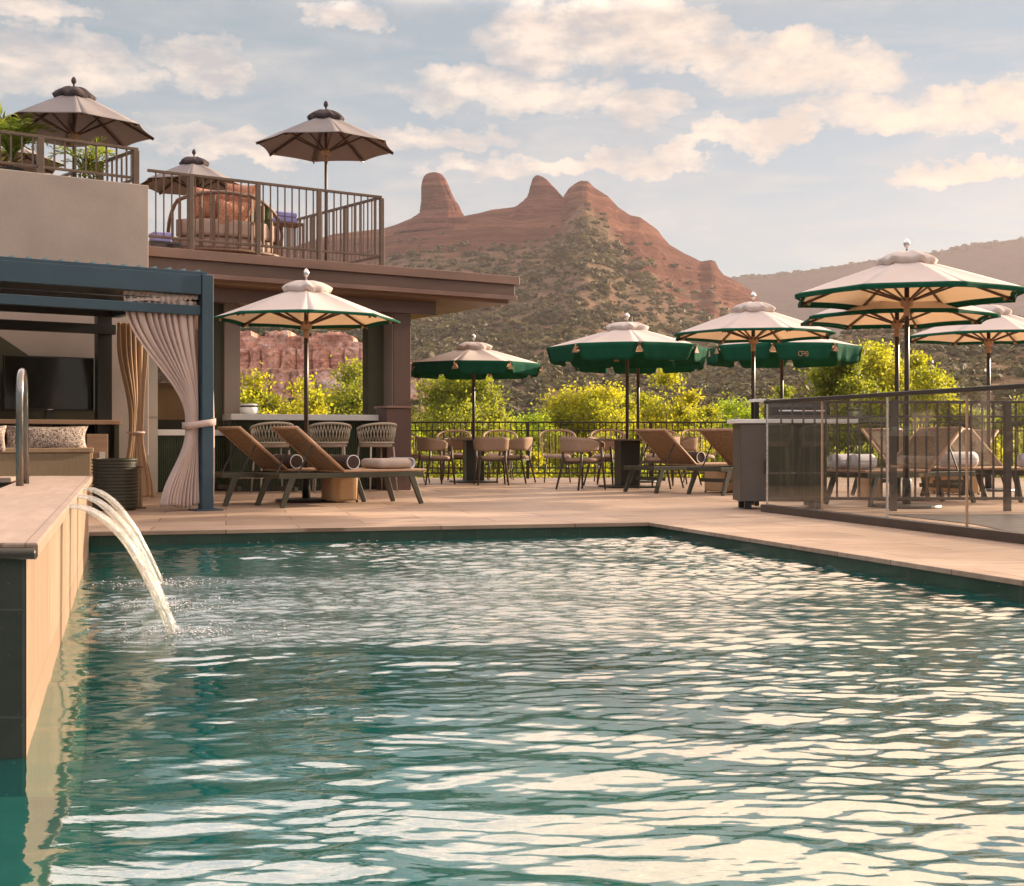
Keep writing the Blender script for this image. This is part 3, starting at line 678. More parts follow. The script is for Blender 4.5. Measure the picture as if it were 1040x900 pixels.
# console, tv
tv = empty('television', T0+U*((wl(1)+wl(93))/2)-V*.10+Vector((0,0,1.0)), UA, 'large dark flat television on the wall above the console', 'television')
tw = wl(93)-wl(1)
MB().box(-tw/2,tw/2,-.03,.03,.10,.77).build('casing', 'black_steel', tv, bevel=.008)
MB().box(-tw/2+.018,tw/2-.018,-.034,-.031,.125,.752).build('screen', 'tv_screen', tv)
MB().box(-.05,.05,-.02,.02,.0,.10).build('stand', 'black_steel', tv)
MB().box(-.03,.03,-.036,-.0345,.108,.118).build('badge', 'silver', tv)
cs = empty('console', T0+U*wl(112)-V*.03, UA, 'long wooden topped console with dark open shelves under the television', 'console')
MB().box(-2.6,0,-.42,-.005,.93,.985).build('top', 'wood_shelf', cs, bevel=.005)
for k_ in (-.06,-.62,-1.3,-2.0): MB().box(k_-.02,k_+.04,-.40,-.01,0,.928).build('side_panel', 'dark_olive', cs, bevel=.003)
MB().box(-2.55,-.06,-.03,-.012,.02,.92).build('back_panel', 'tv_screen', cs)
MB().box(-2.55,-.06,-.38,-.03,.30,.33).build('shelf', 'dark_olive', cs)
bx = empty('storage_box', T0+U*(wl(90)-.02)-V*.36+Vector((0,0,.332)), UA, 'tan wooden box on the console shelf beside the sofa', 'box')
MB().box(-.13,.13,-.08,.16,0,.48).build('box_body', 'wood_shelf', bx, bevel=.004); MB().box(.02,.09,-.088,-.081,.1,.26).build('paper_label', 'counter_white', bx)
# sofa seen from behind
sf = empty('outdoor_sofa', P(40,13.9), UA, 'slatted sofa seen from behind with its back to the spa', 'sofa')
sw = .55
MB().box(-1.2,sw,0,.05,.12,.60).build('back_panel', 'sofa_body', sf, bevel=.006)
MB().box(-1.2,sw+.03,-.02,.08,.60,.655).build('back_rail', 'sofa_trim', sf, bevel=.01)
MB().box(sw-.02,sw+.04,.052,.80,.10,.60).build('arm', 'sofa_trim', sf, bevel=.01)
MB().box(-1.2,sw-.03,.06,.80,.15,.42).build('seat', 'cushion_beige', sf, bevel=.03)
for lx_ in (-1.1,sw-.02): MB().box(lx_,lx_+.05,0,.05,0,.118).build('leg', 'sofa_trim', sf)
def pillow(name, w_, h_, t_, mat, parent=None, loc=None, rot=None, amt=.82):
    def f(side):
        def g(u, v):
            a_ = abs(2*u-1)**2.6; b_ = abs(2*v-1)**2.6; q = max(0, (1-a_)*(1-b_))**.45
            pin = 1-.10*(1-abs(2*v-1)**2)*(abs(2*u-1)**3); pin2 = 1-.10*(1-abs(2*u-1)**2)*(abs(2*v-1)**3)
            return ((u-.5)*w_*pin, side*q*t_/2, (v-.5)*h_*pin2+h_/2)
        return g
    m_ = MB(); m_.grid(f(1), 14, 14); m_.grid(f(-1), 14, 14)
    o = m_.build(name, mat, parent, smooth=True, loc=loc)
    if rot: o.rotation_euler = rot
    return o
p1 = pillow('pillow', .92,.30,.24, 'pillow_speckle', None, tuple(P(48,14.02,.60)), (R(-8),0,UA)); tag(p1, 'long speckled beige pillow leaning on the sofa back behind the grab rail', 'pillow')
p2 = pillow('pillow', .60,.30,.24, 'pillow_speckle', None, tuple(P(-22,13.55,.60)), (R(-8),0,UA)); tag(p2, 'speckled beige pillow cut off by the photo edge', 'pillow')

# slab roof / terrace
A0 = Vector((X(151,16.9),16.9,0)); B0 = Vector((X(528,20.1),20.1,0)); UB = math.atan2(B0.y-A0.y, B0.x-A0.x); LR = (B0-A0).length
ZT = 3.30
ter = empty('terrace_roof', A0, UB, 'dark brown roof terrace slab over the bar', 'roof terrace')
MB().box(0,LR,0,6.2,ZT-.13,ZT).build('top_edge', 'fascia_edge', ter, bevel=.006)
MB().box(0,LR-.06,.05,6.1,ZT-.30,ZT-.132).build('fascia', 'fascia', ter, bevel=.006)
MB().box(0,LR-.03,.03,6.15,ZT-.37,ZT-.302).build('lower_edge', 'fascia_edge', ter, bevel=.006)
MB().box(.1,LR-.12,.15,6.0,ZT-.42,ZT-.371).build('soffit', 'soffit', ter)
MB().box(.1,LR-1.2,.55,.75,ZT-.62,ZT-.421).build('beam', 'fascia', ter, bevel=.005)
MB().box(.1,LR-1.2,3.0,3.2,ZT-.62,ZT-.421).build('beam', 'fascia', ter, bevel=.005)
def column(px0, px1, d, z1, mat, label, depth=.3, ang=UB, name='column'):
    x0, x1 = X(px0,d), X(px1,d); w_ = (x1-x0)/(math.cos(ang)+math.sin(ang)*depth/.3*.0+1e-9)
    o = empty(name, (x0,d,0), ang, label, 'column')
    return o, w_
c1 = empty('column', P(401,19.6), UB, 'large square brown column at the right end of the bar', 'column')
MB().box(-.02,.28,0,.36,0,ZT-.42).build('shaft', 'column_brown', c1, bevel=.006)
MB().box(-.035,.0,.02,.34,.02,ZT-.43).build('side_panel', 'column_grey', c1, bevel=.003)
MB().box(-.30,-.042,.30,.5,0,ZT-.43).build('rear_pier', 'dark_olive', c1)
c2 = empty('column', P(228,18.6), UB, 'slim grey brown column at the left end of the bar', 'column')
MB().box(0,.24,0,.26,0,ZT-.42).build('shaft', 'column_grey', c2, bevel=.006)
MB().box(-.22,-.002,.05,.3,0,ZT-.43).build('rear_pier', 'dark_olive', c2)
pd = empty('plinth', P(393,18.6), UB, 'dark red brown plinth standing in front of the square column', 'plinth')
MB().box(0,.40,0,.36,0,1.20).build('body', 'column_brown', pd, bevel=.006); MB().box(-.02,.42,-.02,.38,1.202,1.235).build('cap', 'fascia_edge', pd, bevel=.004)
pier = empty('wall_pier', P(131,17.6), UB, 'tall grey wall pier behind the gathered curtains', 'wall')
MB().box(0,.40,0,.25,0,2.88).build('body', 'wall_grey', pier); MB().box(-.1,.41,-.01,-.002,1.05,1.06).build('groove', 'column_grey', pier)
kw = empty('kitchen_wall', P(140,19.6), UB, 'brown back wall of the bar kitchen seen beside the curtain', 'wall')
MB().box(0,1.15,0,.2,0,2.88).build('body', 'dark_olive', kw); MB().box(.1,1.1,-.02,-.002,1.05,1.62).build('backsplash', 'kitchen_brown', kw)
MB().box(.1,1.1,-.03,-.021,1.62,1.85).build('stone_strip', 'pillow_speckle', kw)
kc = empty('kitchen_counter', P(150,17.9), UB, 'low white topped counter with green slats behind the curtain', 'counter')
MB().box(0,1.5,0,.6,.80,.885).build('top', 'counter_white', kc, bevel=.005); 
fr_ = MB()
for i in range(46): fr_.box(i*.031+.02, i*.031+.041, .03,.055,.04,.798)
fr_.build('slat_front', 'bar_green', kc); MB().box(.02,1.46,.057,.58,0,.798).build('body', 'dark_olive', kc)
kb = empty('canister', P(154.5,18.1,.887), UB, 'white square canister on the low kitchen counter', 'canister')
MB().box(-.05,.05,-.05,.05,0,.17).build('body', 'counter_white', kb, bevel=.01); MB().box(-.053,.053,-.053,.053,.171,.195).build('lid', 'counter_white', kb, bevel=.006)
# ------------------------------------------------------------------ pergola, curtains, planter
PG = P(209,13.45)
pg = empty('pergola', PG, UA, 'blue steel pergola with curtains at its corner post', 'pergola')
PW = .125
MB().box(-PW/2,PW/2,-PW/2,PW/2,0,2.47).build('post', 'pergola_blue', pg, bevel=.006)
MB().box(-.15,.15,-.12,.12,.001,.014).build('base_plate', 'pergola_blue', pg, bevel=.003)
MB().box(-7,-PW/2-.002,-.05,.05,2.26,2.465).build('front_beam', 'pergola_blue', pg, bevel=.006)
MB().box(-7,-PW/2-.002,-.03,.03,2.045,2.145).build('lower_rail', 'pergola_blue', pg, bevel=.006)
MB().box(-.05,.05,PW/2+.002,3.04,2.26,2.465).build('side_beam', 'pergola_blue', pg, bevel=.006)
MB().box(-7,-.0,3.0,3.09,2.05,2.17).build('back_rail', 'black_steel', pg, bevel=.004)
MB().box(-.20,-.02,3.095,3.24,0,2.46).build('rear_post', 'black_steel', pg, bevel=.004)
MB().box(-7,-.06,2.94,2.998,2.26,2.46).build('rear_beam', 'black_steel', pg, bevel=.004)
louv = MB().box(-.10,-.07,-.03,3.0,2.47,2.52); lo = louv.build('louvre', 'pergola_light', pg)
for i in range(1,44):
    c = lo.copy(); COL.objects.link(c); c.location = (-.155*i,0,0)
MB().box(-7,-.06,.055,2.93,2.40,2.44).build('roof_panel', 'black_steel', pg)
MB().box(-7,0,-.04,-.02,2.466,2.50).build('louvre_track', 'pergola_blue', pg, bevel=.002)
rd = MB().tube([(-3.2,.02,2.20),(-.07,.02,2.20)], .012, 8); rd.build('curtain_rod', 'black_steel', pg, smooth=True)

def curtain(name, prof, z0, z1, nf, amp, mat, loc, rz, parent=None, seed=0, thick=.003, rows=60):
    r2 = random.Random(seed); ph = [r2.random()*6.28 for _ in range(6)]
    m_ = MB(); nu = nf*14
    def f(u, v):
        z = z1+(z0-z1)*v
        for k in range(len(prof)-1):
            if prof[k][0] <= v <= prof[k+1][0]:
                t = (v-prof[k][0])/(prof[k+1][0]-prof[k][0]); t = t*t*(3-2*t) if k else t
                l = prof[k][1]+(prof[k+1][1]-prof[k][1])*t; r_ = prof[k][2]+(prof[k+1][2]-prof[k][2])*t
                aa = prof[k][3]+(prof[k+1][3]-prof[k][3])*t; break
        uu = u+.018*math.sin(u*9+ph[0]+v*2)+.010*math.sin(u*23+ph[3])
        fold = math.sin(uu*nf*2*math.pi+ph[1]+.9*math.sin(v*2.2+ph[2]))
        fold2 = math.sin(uu*nf*4.3*math.pi+ph[4]+v*3)*.25
        y = amp*aa*(fold+fold2)+.02*math.sin(u*5+v*4+ph[5])*min(v*3,1)
        x = l+(r_-l)*u + amp*.35*math.cos(uu*nf*2*math.pi+ph[1])*aa
        zz = z + (.035*math.sin(u*7+ph[5])+.03*(u-.5))*max(0, v-.9)*10*.6
        return (x, y, zz)
    m_.grid(f, nu, rows)
    return m_.build(name, mat, parent, smooth=True, solid=thick, loc=loc, rotz=rz)
fc = empty('tied_curtain', PG, UA, 'pinkish white curtain tied back with a band to the blue corner post', 'curtain')
curtain('drape', [(0,-.86,-.09,.8),(.04,-.85,-.10,.9),(.58,-.20,-.075,1.15),(.64,-.20,-.08,1.1),(1,-.46,-.06,1.5)], .05, 2.20, 10, .030, 'curtain_fabric', (0,.03,0), 0, fc, 3)
curtain('heading', [(0,-.86,-.09,.6),(1,-.86,-.09,.7)], 2.15, 2.26, 12, .012, 'curtain_fabric', (0,.02,0), 0, fc, 5, rows=6)
bd = MB()
band = [(-.245,.03),(-.20,-.045),(-.10,-.082),(.0,-.09),(.075,-.085),(.09,-.05),(.09,.04),(.07,.10),(-.05,.125),(-.18,.11)]
n_ = len(band)
vs = []
for (x_, y_) in band:
    dz2 = .045*max(0,(x_+.2)/.3)
    vs += [(x_,y_,.855+dz2),(x_,y_,.925+dz2)]
bd.add(vs, [(2*i,2*((i+1)%n_),2*((i+1)%n_)+1,2*i+1) for i in range(n_)])
bd.build('tieback', 'curtain_fabric', fc, smooth=True, solid=.006)
s2 = empty('side_curtain', PG+U*.09+V*.16, UA+R(90), 'narrow white curtain hanging on the far side of the corner post', 'curtain')
curtain('drape', [(0,-.05,.55,1),(.58,-.02,.12,1.2),(1,-.10,.20,1.4)], .05, 2.2, 4, .03, 'curtain_fabric', (0,0,0), 0, s2, 8)
ic = empty('rear_curtain', P(119,15.5), UA, 'curtain tinted golden for backlight, gathered beside the black rear post', 'curtain')
curtain('drape', [(0,.0,.38,1),(.10,.0,.40,1),(.55,.15,.32,1.2),(.62,.15,.31,1.1),(1,.05,.44,1.4)], .02, 2.16, 6, .035, 'curtain_backlit', (0,0,0), 0, ic, 12)
MB().tube([(.14+.10*(1-math.cos(a))-.01, .07*math.sin(a), .83) for a in [i*math.pi/6 for i in range(12)]], .014, 6, closed=True).build('tieback', 'curtain_fabric', ic, smooth=True)
pl = empty('planter', P(117,13.5), 0, 'dark green ribbed round planter at the end of the spa', 'planter')
prof = [(.20,.0)]
for i in range(14): z_ = .03+i*.035; prof += [(.228,z_),(.236,z_+.008),(.236,z_+.02),(.228,z_+.027)]
prof += [(.236,.53),(.236,.545),(.21,.545),(.205,.47),(.0,.46)]
MB().lathe(prof, 48).build('pot', 'planter_olive', pl, smooth=False)
MB().lathe([(.204,.44),(.204,.468),(.0,.472)], 24).build('soil', 'bark', pl)
stp = empty('bronze_stand', P(141,13.9), UA, 'slim bronze stand beside the dark ribbed planter', 'stand')
MB().box(-.03,.0,-.02,.02,.012,.44).build('upright', 'hub_wood', stp, bevel=.002); MB().box(.012,.035,-.02,.02,.012,.43).build('upright', 'sofa_trim', stp, bevel=.002)
MB().box(-.05,.05,-.09,.09,0,.012).build('foot_plate', 'rib_wood', stp); MB().box(-.035,.04,-.03,.03,.441,.452).build('top_plate', 'rib_wood', stp)

# ------------------------------------------------------------------ bar and stools
BA = P(234,18.15); BB = P(394,19.05); UBR = math.atan2(BB.y-BA.y, BB.x-BA.x); LB = (BB-BA).length
bar = empty('bar', BA, UBR, 'long bar with pale top and green ribbed front under the terrace', 'bar')
MB().box(-.02,LB,-.16,.55,1.02,1.105).build('top', 'bar_top', bar, bevel=.006)
m_ = MB(); n_ = int(LB/.034)
for i in range(n_): m_.box(i*.034+.008, i*.034+.027, .03,.055,.06,1.018)
m_.build('slat_front', 'bar_green', bar); MB().box(0,LB-.01,.056,.52,.0,1.018).build('body', 'dark_olive', bar)
MB().box(0,LB-.01,.02,.054,0,.058).build('kick_board', 'black_steel', bar)
MB().tube([(.05,-.06,.20),(LB-.05,-.06,.20)], .018, 10).build('foot_rail', 'silver', bar, smooth=True)
bw = empty('ice_bucket', P(253,18.5,1.107), UBR, 'round white bowl with dark band standing on the left end of the bar', 'bowl')
MB().lathe([(.10,0),(.13,.02),(.135,.10),(.13,.102),(0,.10)], 28).build('bowl_body', 'counter_white', bw, smooth=True)
MB().lathe([(.125,.103),(.125,.125),(0,.125)], 28).build('band', 'black_steel', bw); MB().lathe([(.133,.127),(.13,.145),(.10,.155),(0,.158)], 28).build('lid', 'counter_white', bw, smooth=True)

def arc_pts(rx, ry, a0, a1, n, zf): return [(rx*math.cos(a0+(a1-a0)*i/n), ry*math.sin(a0+(a1-a0)*i/n), zf(i/n)) for i in range(n+1)]
def rope_seat(root, zs, zt, mat, ztip, rx=.29, ry=.27, leg_h=None, weave=18, diag=True):
    # back opens towards +y, faces local +y
    a0, a1 = R(-190), R(10)
    top = lambda t: ztip+(zt-ztip)*math.sin(math.pi*t)**.7
    MB().tube(arc_pts(rx, ry, a0, a1, 28, top), .019, 8).build('top_rail', mat, root, smooth=True)
    MB().tube(arc_pts(rx*.86, ry*.9, a0, a1, 28, lambda t: zs+.03), .014, 8).build('lower_rail', mat, root, smooth=True)
    m_ = MB()
    for i in range(weave+1):
        t = i/weave; tt = [t+.055, t-.055] if diag else [t]
        for t2 in tt:
            t2 = min(1, max(0, t2)); A = a0+(a1-a0)*t; B = a0+(a1-a0)*t2
            m_.tube([(rx*.86*math.cos(A), ry*.9*math.sin(A), zs+.03), (rx*.95*math.cos((A+B)/2), ry*.97*math.sin((A+B)/2), (zs+.03+top(t2))/2), (rx*math.cos(B), ry*math.sin(B), top(t2))], .0065, 5)
    m_.build('rope_weave', mat, root, smooth=True)
    MB().lathe([(.0,zs-.035),(.22,zs-.035),(.245,zs-.02),(.245,zs+.005),(.22,zs+.028),(0,zs+.034)], 28, (0,.01,0), 1, .95).build('seat', 'cushion_beige', root, smooth=True)
    for sx_ in (-1,1):
        for sy_ in (-1,1):
            MB().tube([(sx_*.185, sy_*.17, zs-.03), (sx_*.225, sy_*.215, 0)], [.014,.011], 8).build('leg', 'chair_leg' if mat == 'rope' else 'rope_grey', root, smooth=True)
st = empty('bar_stool', (0,0,0), 0, '', 'bar stool', 'woven bar stools at the green bar')
rope_seat(st, .67, .97, 'rope_grey', .88, weave=20)
MB().tube([(.21,.195,.22),(-.21,.195,.22),(-.21,-.195,.22),(.21,-.195,.22)], .010, 6, closed=True).build('foot_ring', 'rope_grey', st)
for i, (px, lb) in enumerate(((276,'left bar stool partly behind the two tilted lounger backs'),(335,'middle bar stool straight right of the umbrella pole'),(382,'right bar stool beside the dark red brown plinth'))):
    dpt = 17.75+(px-276)*.006
    place(st, i==0, P(px,dpt), UBR+R((6,-10,14)[i]), lb)

# ------------------------------------------------------------------ railings and fences
def railing(name, A, B, zb, h, posts, step, mat, label, cat, rails, psz=.05, bsz=.016, group=None, below=0.0, rail_w=.045, balz=None):
    A, B = Vector(A), Vector(B); A.z = B.z = 0; Ln = (B-A).length; an = math.atan2(B.y-A.y, B.x-A.x)
    root = empty(name, (A.x,A.y,zb), an, label, cat, group)
    for i, (z_, hh_) in enumerate(rails):
        MB().box(0,Ln,-rail_w/2,rail_w/2,z_-hh_/2,z_+hh_/2).build('top_rail' if i==0 else 'cross_rail', mat, root, bevel=.003)
    zt_ = rails[0][0]-rails[0][1]/2-.001
    p0 = None
    for x_ in posts:
        if p0 is None: p0 = MB().box(-psz/2,psz/2,-psz/2-.002,psz/2+.002,below,zt_).build('post', mat, root, bevel=.003, loc=(x_,0,0))
        else: c = p0.copy(); COL.objects.link(c); c.location.x = x_
    zl, zu = balz or (rails[-1][0]+rails[-1][1]/2, zt_)
    b0 = None; n = int(Ln/step)
    for i in range(1,n+1):
        x_ = i*step
        if x_ > Ln-.02 or any(abs(x_-q) < psz*.6+.01 for q in posts): continue
        if b0 is None: b0 = MB().box(-bsz/2,bsz/2,-bsz/2,bsz/2,zl,zu).build('baluster', mat, root, loc=(x_,0,0))
        else: c = b0.copy(); COL.objects.link(c); c.location.x = x_
    return root
nA = Vector((-math.sin(UB), math.cos(UB), 0)); uB = Vector((math.cos(UB), math.sin(UB), 0))
def on_front(px, off=.06):                       # point on the terrace front edge seen in a photo column
    k_ = (px-520)/F; o = A0+nA*off; t = (o.x-k_*o.y)/(k_*uB.y-uB.x); return o+uB*t, t
pa, ta = on_front(150); pc, tcn = on_front(387.5)
Lf = (pc-pa).length
pp = [ (on_front(q)[1]-ta) for q in (194,262,324)]
railing('terrace_railing', pa, pc, ZT, 1.0, pp+[Lf], .108, 'railing_brown', 'front bronze railing of the roof terrace with square posts', 'railing', [(1.01,.035),(.14,.03)], psz=.06)
pe = pc+nA*2.75-uB*.30
railing('terrace_railing', pc+nA*.05, pe, ZT, 1.0, [.95,1.95,2.7], .11, 'railing_brown', 'side bronze railing turning back from the terrace corner', 'railing', [(1.01,.035),(.14,.03)], psz=.06)
# parapet railing
pb = T0+V*.12-U*.10
qa = pb-U*3.4
railing('parapet_railing', qa, pb, 4.04, .4, [.2, 2.17, 3.37], .13, 'railing_brown', 'bronze railing standing on the grey stucco parapet', 'railing', [(.475,.035),(.10,.03)], psz=.075, bsz=.02)
railing('parapet_railing', pb+V*.06, pb+V*2.4-U*.35, 4.04, .4, [1.1,2.25], .14, 'railing_brown', 'short return of the parapet railing behind its corner post', 'railing', [(.475,.035),(.10,.03)], psz=.06, bsz=.02)

# back fence
FY = 24.45
rl = [(1.07,.03),(.91,.025),(.20,.025),(.10,.03)]
railing('metal_fence', (X(411,FY),FY,0), (X(765,FY),FY,0), 0, 1.07, [.05,2.35,4.7], .1065, 'fence_black', 'long black metal fence behind the dining tables', 'fence', rl, psz=.06, bsz=.018, rail_w=.03)
railing('metal_fence', (X(765,FY)+.05,FY,0), (12.2,FY,0), 0, 1.07, [.05,2.45,4.85,7.2], .1065, 'fence_black', 'long black metal fence continuing on the far right behind the loungers', 'fence', rl, psz=.06, bsz=.018, rail_w=.03)
IY = 13.35
railing('inner_fence', (X(782,IY),IY,0), (6.1,IY,0), 0, 1.13, [X(907,IY)-X(782,IY), X(1023,IY)-X(782,IY)], .1165, 'fence_bronze', 'dark bronze bar fence just behind the glass balustrade', 'fence', [(1.135,.03),(.985,.022),(.13,.03)], psz=.064, bsz=.018, rail_w=.03)

# glass balustrade
GA = P(779,13.2); GB = Vector((3.68+1.04*.9, 9.2-4*.9, 0)); GD = (GB-GA).normalized(); gl_a = math.atan2(GD.y, GD.x); GL = (GB-GA).length
gb = empty('glass_balustrade', GA, gl_a, 'clear glass balustrade with dark top rail beside the pool', 'balustrade')
def gt(px): k_ = (px-520)/F; return (GA.x-k_*GA.y)/(k_*GD.y-GD.x)
MB().box(-.05,GL,-.05,.05,.0,.075).build('base_rail', 'fence_bronze', gb, bevel=.004)
MB().box(-.03,GL,-.028,.028,1.112,1.150).build('top_rail', 'fence_black', gb, bevel=.006)
js = [0, gt(835), gt(901), gt(982), gt(982)+1.9, GL]
for i in range(len(js)-1):
    MB().box(js[i]+.010, js[i+1]-.010, -.006,.006,.076,1.111).build('glass_pane', 'glass', gb)
    MB().box(js[i]-.006, js[i]+.006, -.009,.009,.076,1.111).build('joint', 'lounger_edge' if i % 2 else 'silver', gb)
tag(MB().slab([(X(900,12.7),12.7),(7,12.7),(7,7.5),(X(1040,9.6)+.15,9.6),(X(985,11.2)+.05,11.2)][::-1], .001, .006).build('path', 'slate'), 'dark wet slate strip behind the glass balustrade', kind='structure')

# outdoor counter + grill
ct = empty('outdoor_counter', (X(752,13.6),13.6,0), 0, 'grey outdoor cabinet with white counter top at the end of the glass', 'cabinet')
cl_ = X(840,13.6)-X(752,13.6)
MB().box(-.06,X(871,13.6)-X(752,13.6),-.02,.50,.918,.962).build('top', 'counter_white', ct, bevel=.005)
MB().box(0,cl_,.012,.48,.085,.917).build('body', 'cabinet_side', ct, bevel=.004)
MB().box(.004,.285,.0,.011,.09,.91).build('door', 'cabinet', ct, bevel=.002)
for i in range(2): MB().box(.30+i*.315,.60+i*.315,.0,.011,.09,.91).build('door', 'dark_olive', ct, bevel=.002)
hd = MB().tube([(.255,-.002,.38),(.255,-.03,.38),(.255,-.03,.52),(.255,-.002,.52)], .007, 6).build('handle', 'black_steel', ct)
for x_, y_ in ((.06,.06),(cl_-.1,.06),(.06,.42),(cl_-.1,.42)): MB().box(x_,x_+.07,y_,y_+.06,0,.084).build('leg', 'black_steel', ct)
gr = empty('grill', (X(783,13.75),13.75,.963), 0, 'black barbecue hood standing on the white counter behind the glass', 'grill')
m_ = MB(); nn_ = 12
pr_ = [(0,0),(.0,.13),(.04,.19),(.12,.225),(.30,.225),(.36,.19),(.38,.0)]
vs = [(x_,y_,z_) for x_ in (0,.64) for y_, z_ in pr_]; k = len(pr_)
m_.add(vs, [tuple(range(k)), tuple(range(2*k-1,k-1,-1))]+[(i,i+k,(i+1)%k+k,(i+1)%k) for i in range(k)]); m_.build('hood', 'black_steel', gr, bevel=.006)
MB().tube([(.08,-.0,.09),(.08,-.05,.09),(.56,-.05,.09),(.56,0,.09)], .009, 8).build('handle', 'silver', gr, smooth=True)
MB().lathe([(0,0),(.025,0),(.025,.006),(0,.008)], 16, (.32,.2,.226)).build('gauge', 'silver', gr)
sh = empty('serving_shelf', (X(765,14.35),14.35,0), 0, 'narrow pale shelf on black posts above the barbecue hood', 'shelf')
MB().box(0,.70,0,.28,1.165,1.20).build('board', 'counter_white', sh, bevel=.004)
for x_, y_ in ((.02,.02),(.62,.02),(.02,.2),(.62,.2)): MB().box(x_,x_+.05,y_,y_+.05,0,1.164).build('post', 'black_steel', sh)

# ------------------------------------------------------------------ umbrellas
def logo(parent, r, z, th):                      # pale monogram on the valance
    m_ = MB(); c, s_ = math.cos(th), math.sin(th)
    def q(x_, z_): return (c*(r)-s_*x_, s_*(r)+c*x_, z+z_)
    m_.tube([q(-.045+.035*math.cos(a), .035*math.sin(a)) for a in [R(40)+i*R(290)/16 for i in range(17)]], .006, 5)
    m_.tube([q(.0+.028*math.cos(a), .012+.018*math.sin(a)) for a in [i*R(360)/12 for i in range(12)]], .006, 5, closed=True)
    m_.tube([q(.055+.02*math.cos(a), .016+.018*math.sin(a)) for a in [i*R(360)/12 for i in range(12)]], .006, 5, closed=True)
    m_.tube([q(.052+.022*math.cos(a), -.018+.02*math.sin(a)) for a in [R(160)+i*R(250)/12 for i in range(13)]], .006, 5)
    m_.build('monogram', 'hub_wood', parent)
def umbrella(name, loc, rad, zr, zp, a0, top, border, vent, val, label, group, zb=0, base=True, tilt=(0,0), mark=None, seed=0, wood='pole'):
    r2 = random.Random(seed)
    root = empty(name, (loc[0],loc[1],zb), 0, label, 'parasol', group); zr -= zb; zp -= zb
    cor = [(math.cos(a0+k*math.pi/4), math.sin(a0+k*math.pi/4)) for k in range(8)]
    m_ = MB(); nr_, ns = 12, 8
    sags = [r2.uniform(.6,1.4) for _ in range(8)]
    def cp(k, t, j, dzv=0.0):
        c0, c1_ = cor[k], cor[(k+1) % 8]; s_ = j/ns
        bow = 1-.035*math.sin(math.pi*s_)*t
        x_, y_ = (c0[0]*(1-s_)+c1_[0]*s_)*rad*t*bow, (c0[1]*(1-s_)+c1_[1]*s_)*rad*t*bow
        z_ = zp+(zr-zp)*(t**1.06)-.022*sags[k]*math.sin(math.pi*s_)*math.sin(math.pi*min(t,.9)) + .012*math.sin(math.pi*s_)*(t > .95)
        return (x_, y_, z_+dzv)
    tr_ = [i/nr_*.952 for i in range(nr_+1)]+[1.0]
    for k in range(8):
        vs = [cp(k,t,j) for t in tr_ for j in range(ns+1)]
        o_ = len(m_.v); m_.m = 0; w1 = ns+1
        m_.add(vs, [(i*w1+j,i*w1+j+1,(i+1)*w1+j+1,(i+1)*w1+j) for i in range(nr_) for j in range(ns)])
        m_.m = 1; i = nr_
        for j in range(ns): m_.f.append((o_+i*w1+j,o_+i*w1+j+1,o_+(i+1)*w1+j+1,o_+(i+1)*w1+j)); m_.mi.append(1)
    can = m_.build('canopy', [top, border], root, smooth=True, solid=.004)
    if val > 0:                                  # hanging border, one flap per side
        m_ = MB(); m_.m = 0
        for k in range(8):
            gap = .03 if val > .15 else .0
            def f(u, v, k=k):
                s_ = gap+(1-2*gap)*u; c0, c1_ = cor[k], cor[(k+1) % 8]
                bow = 1-.035*math.sin(math.pi*s_)
                w_ = 1+.006-.035*v*(val/.27)+ (.016*math.sin(u*17+k*2+seed)+.009*math.sin(u*31+k))*v*(val/.27)
                x_, y_ = (c0[0]*(1-s_)+c1_[0]*s_)*rad*bow*w_, (c0[1]*(1-s_)+c1_[1]*s_)*rad*bow*w_
                e_ = min(u,1-u); cut = 1-(.75*math.exp(-e_/.035) if val > .15 else .0)
                return (x_, y_, zr+.012*math.sin(math.pi*s_)-.002-val*v*cut)
            m_.grid(f, 16, 5)
        vl = m_.build('valance', border, root, smooth=True, solid=.003)
        if mark is not None: logo(vl, rad*math.cos(R(22.5))*.965+.012, zr-val*.60, mark)
        if val > .15:
            for k in range(8):
                c0 = cor[k]
                MB().add([(c0[0]*rad*1.012-c0[1]*s_*q_, c0[1]*rad*1.012+c0[0]*s_*q_, z_) for (s_, q_, z_) in ((1,.055,zr-.125),(-1,.055,zr-.125),(0,0,zr-.03))], [(0,1,2)]).build('corner_patch', 'hub_wood', root, solid=.012)
    # vent cap with a wavy hem
    m_ = MB(); rv = rad*.255; n = 48
    zv = zp+(zr-zp)*.25
    def vf(u, v):
        th = u*2*math.pi; k = (u*8 - a0*4/math.pi) % 1
        r_ = rv*(1.0+.05*math.cos(th*8-a0*8)+.05*math.sin(th*5+seed))*v
        z_ = zp+.055-(zp+.02-zv)*v**2.4*.80+.012*math.sin(th*13+seed)*v+.012*math.cos(8*(th-a0))*v
        return (r_*math.cos(th), r_*math.sin(th), z_)
    m_.grid(vf, n, 8)
    def hem(u, v):
        x_, y_, z_ = vf(u,1); return (x_*(1-.10*v), y_*(1-.10*v), z_-.055*v*(rad/1.15))
    m_.grid(hem, n, 3)
    m_.build('vent_cap', vent, root, smooth=True, solid=.005)
    MB().lathe([(.012,0),(.012,.03),(.028,.045),(.037,.075),(.030,.105),(.012,.13),(0,.135)], 16, (0,0,zp+.07)).build('finial', 'silver' if top != 'canopy_grey' else 'vent_grey', root, smooth=True)
    MB().tube([(0,0,.02),(0,0,zp+.06)], .027 if base else .022, 14).build('pole', wood, root, smooth=True)
    zh = zr-.02 if val > .15 else zr-.10          # runner height
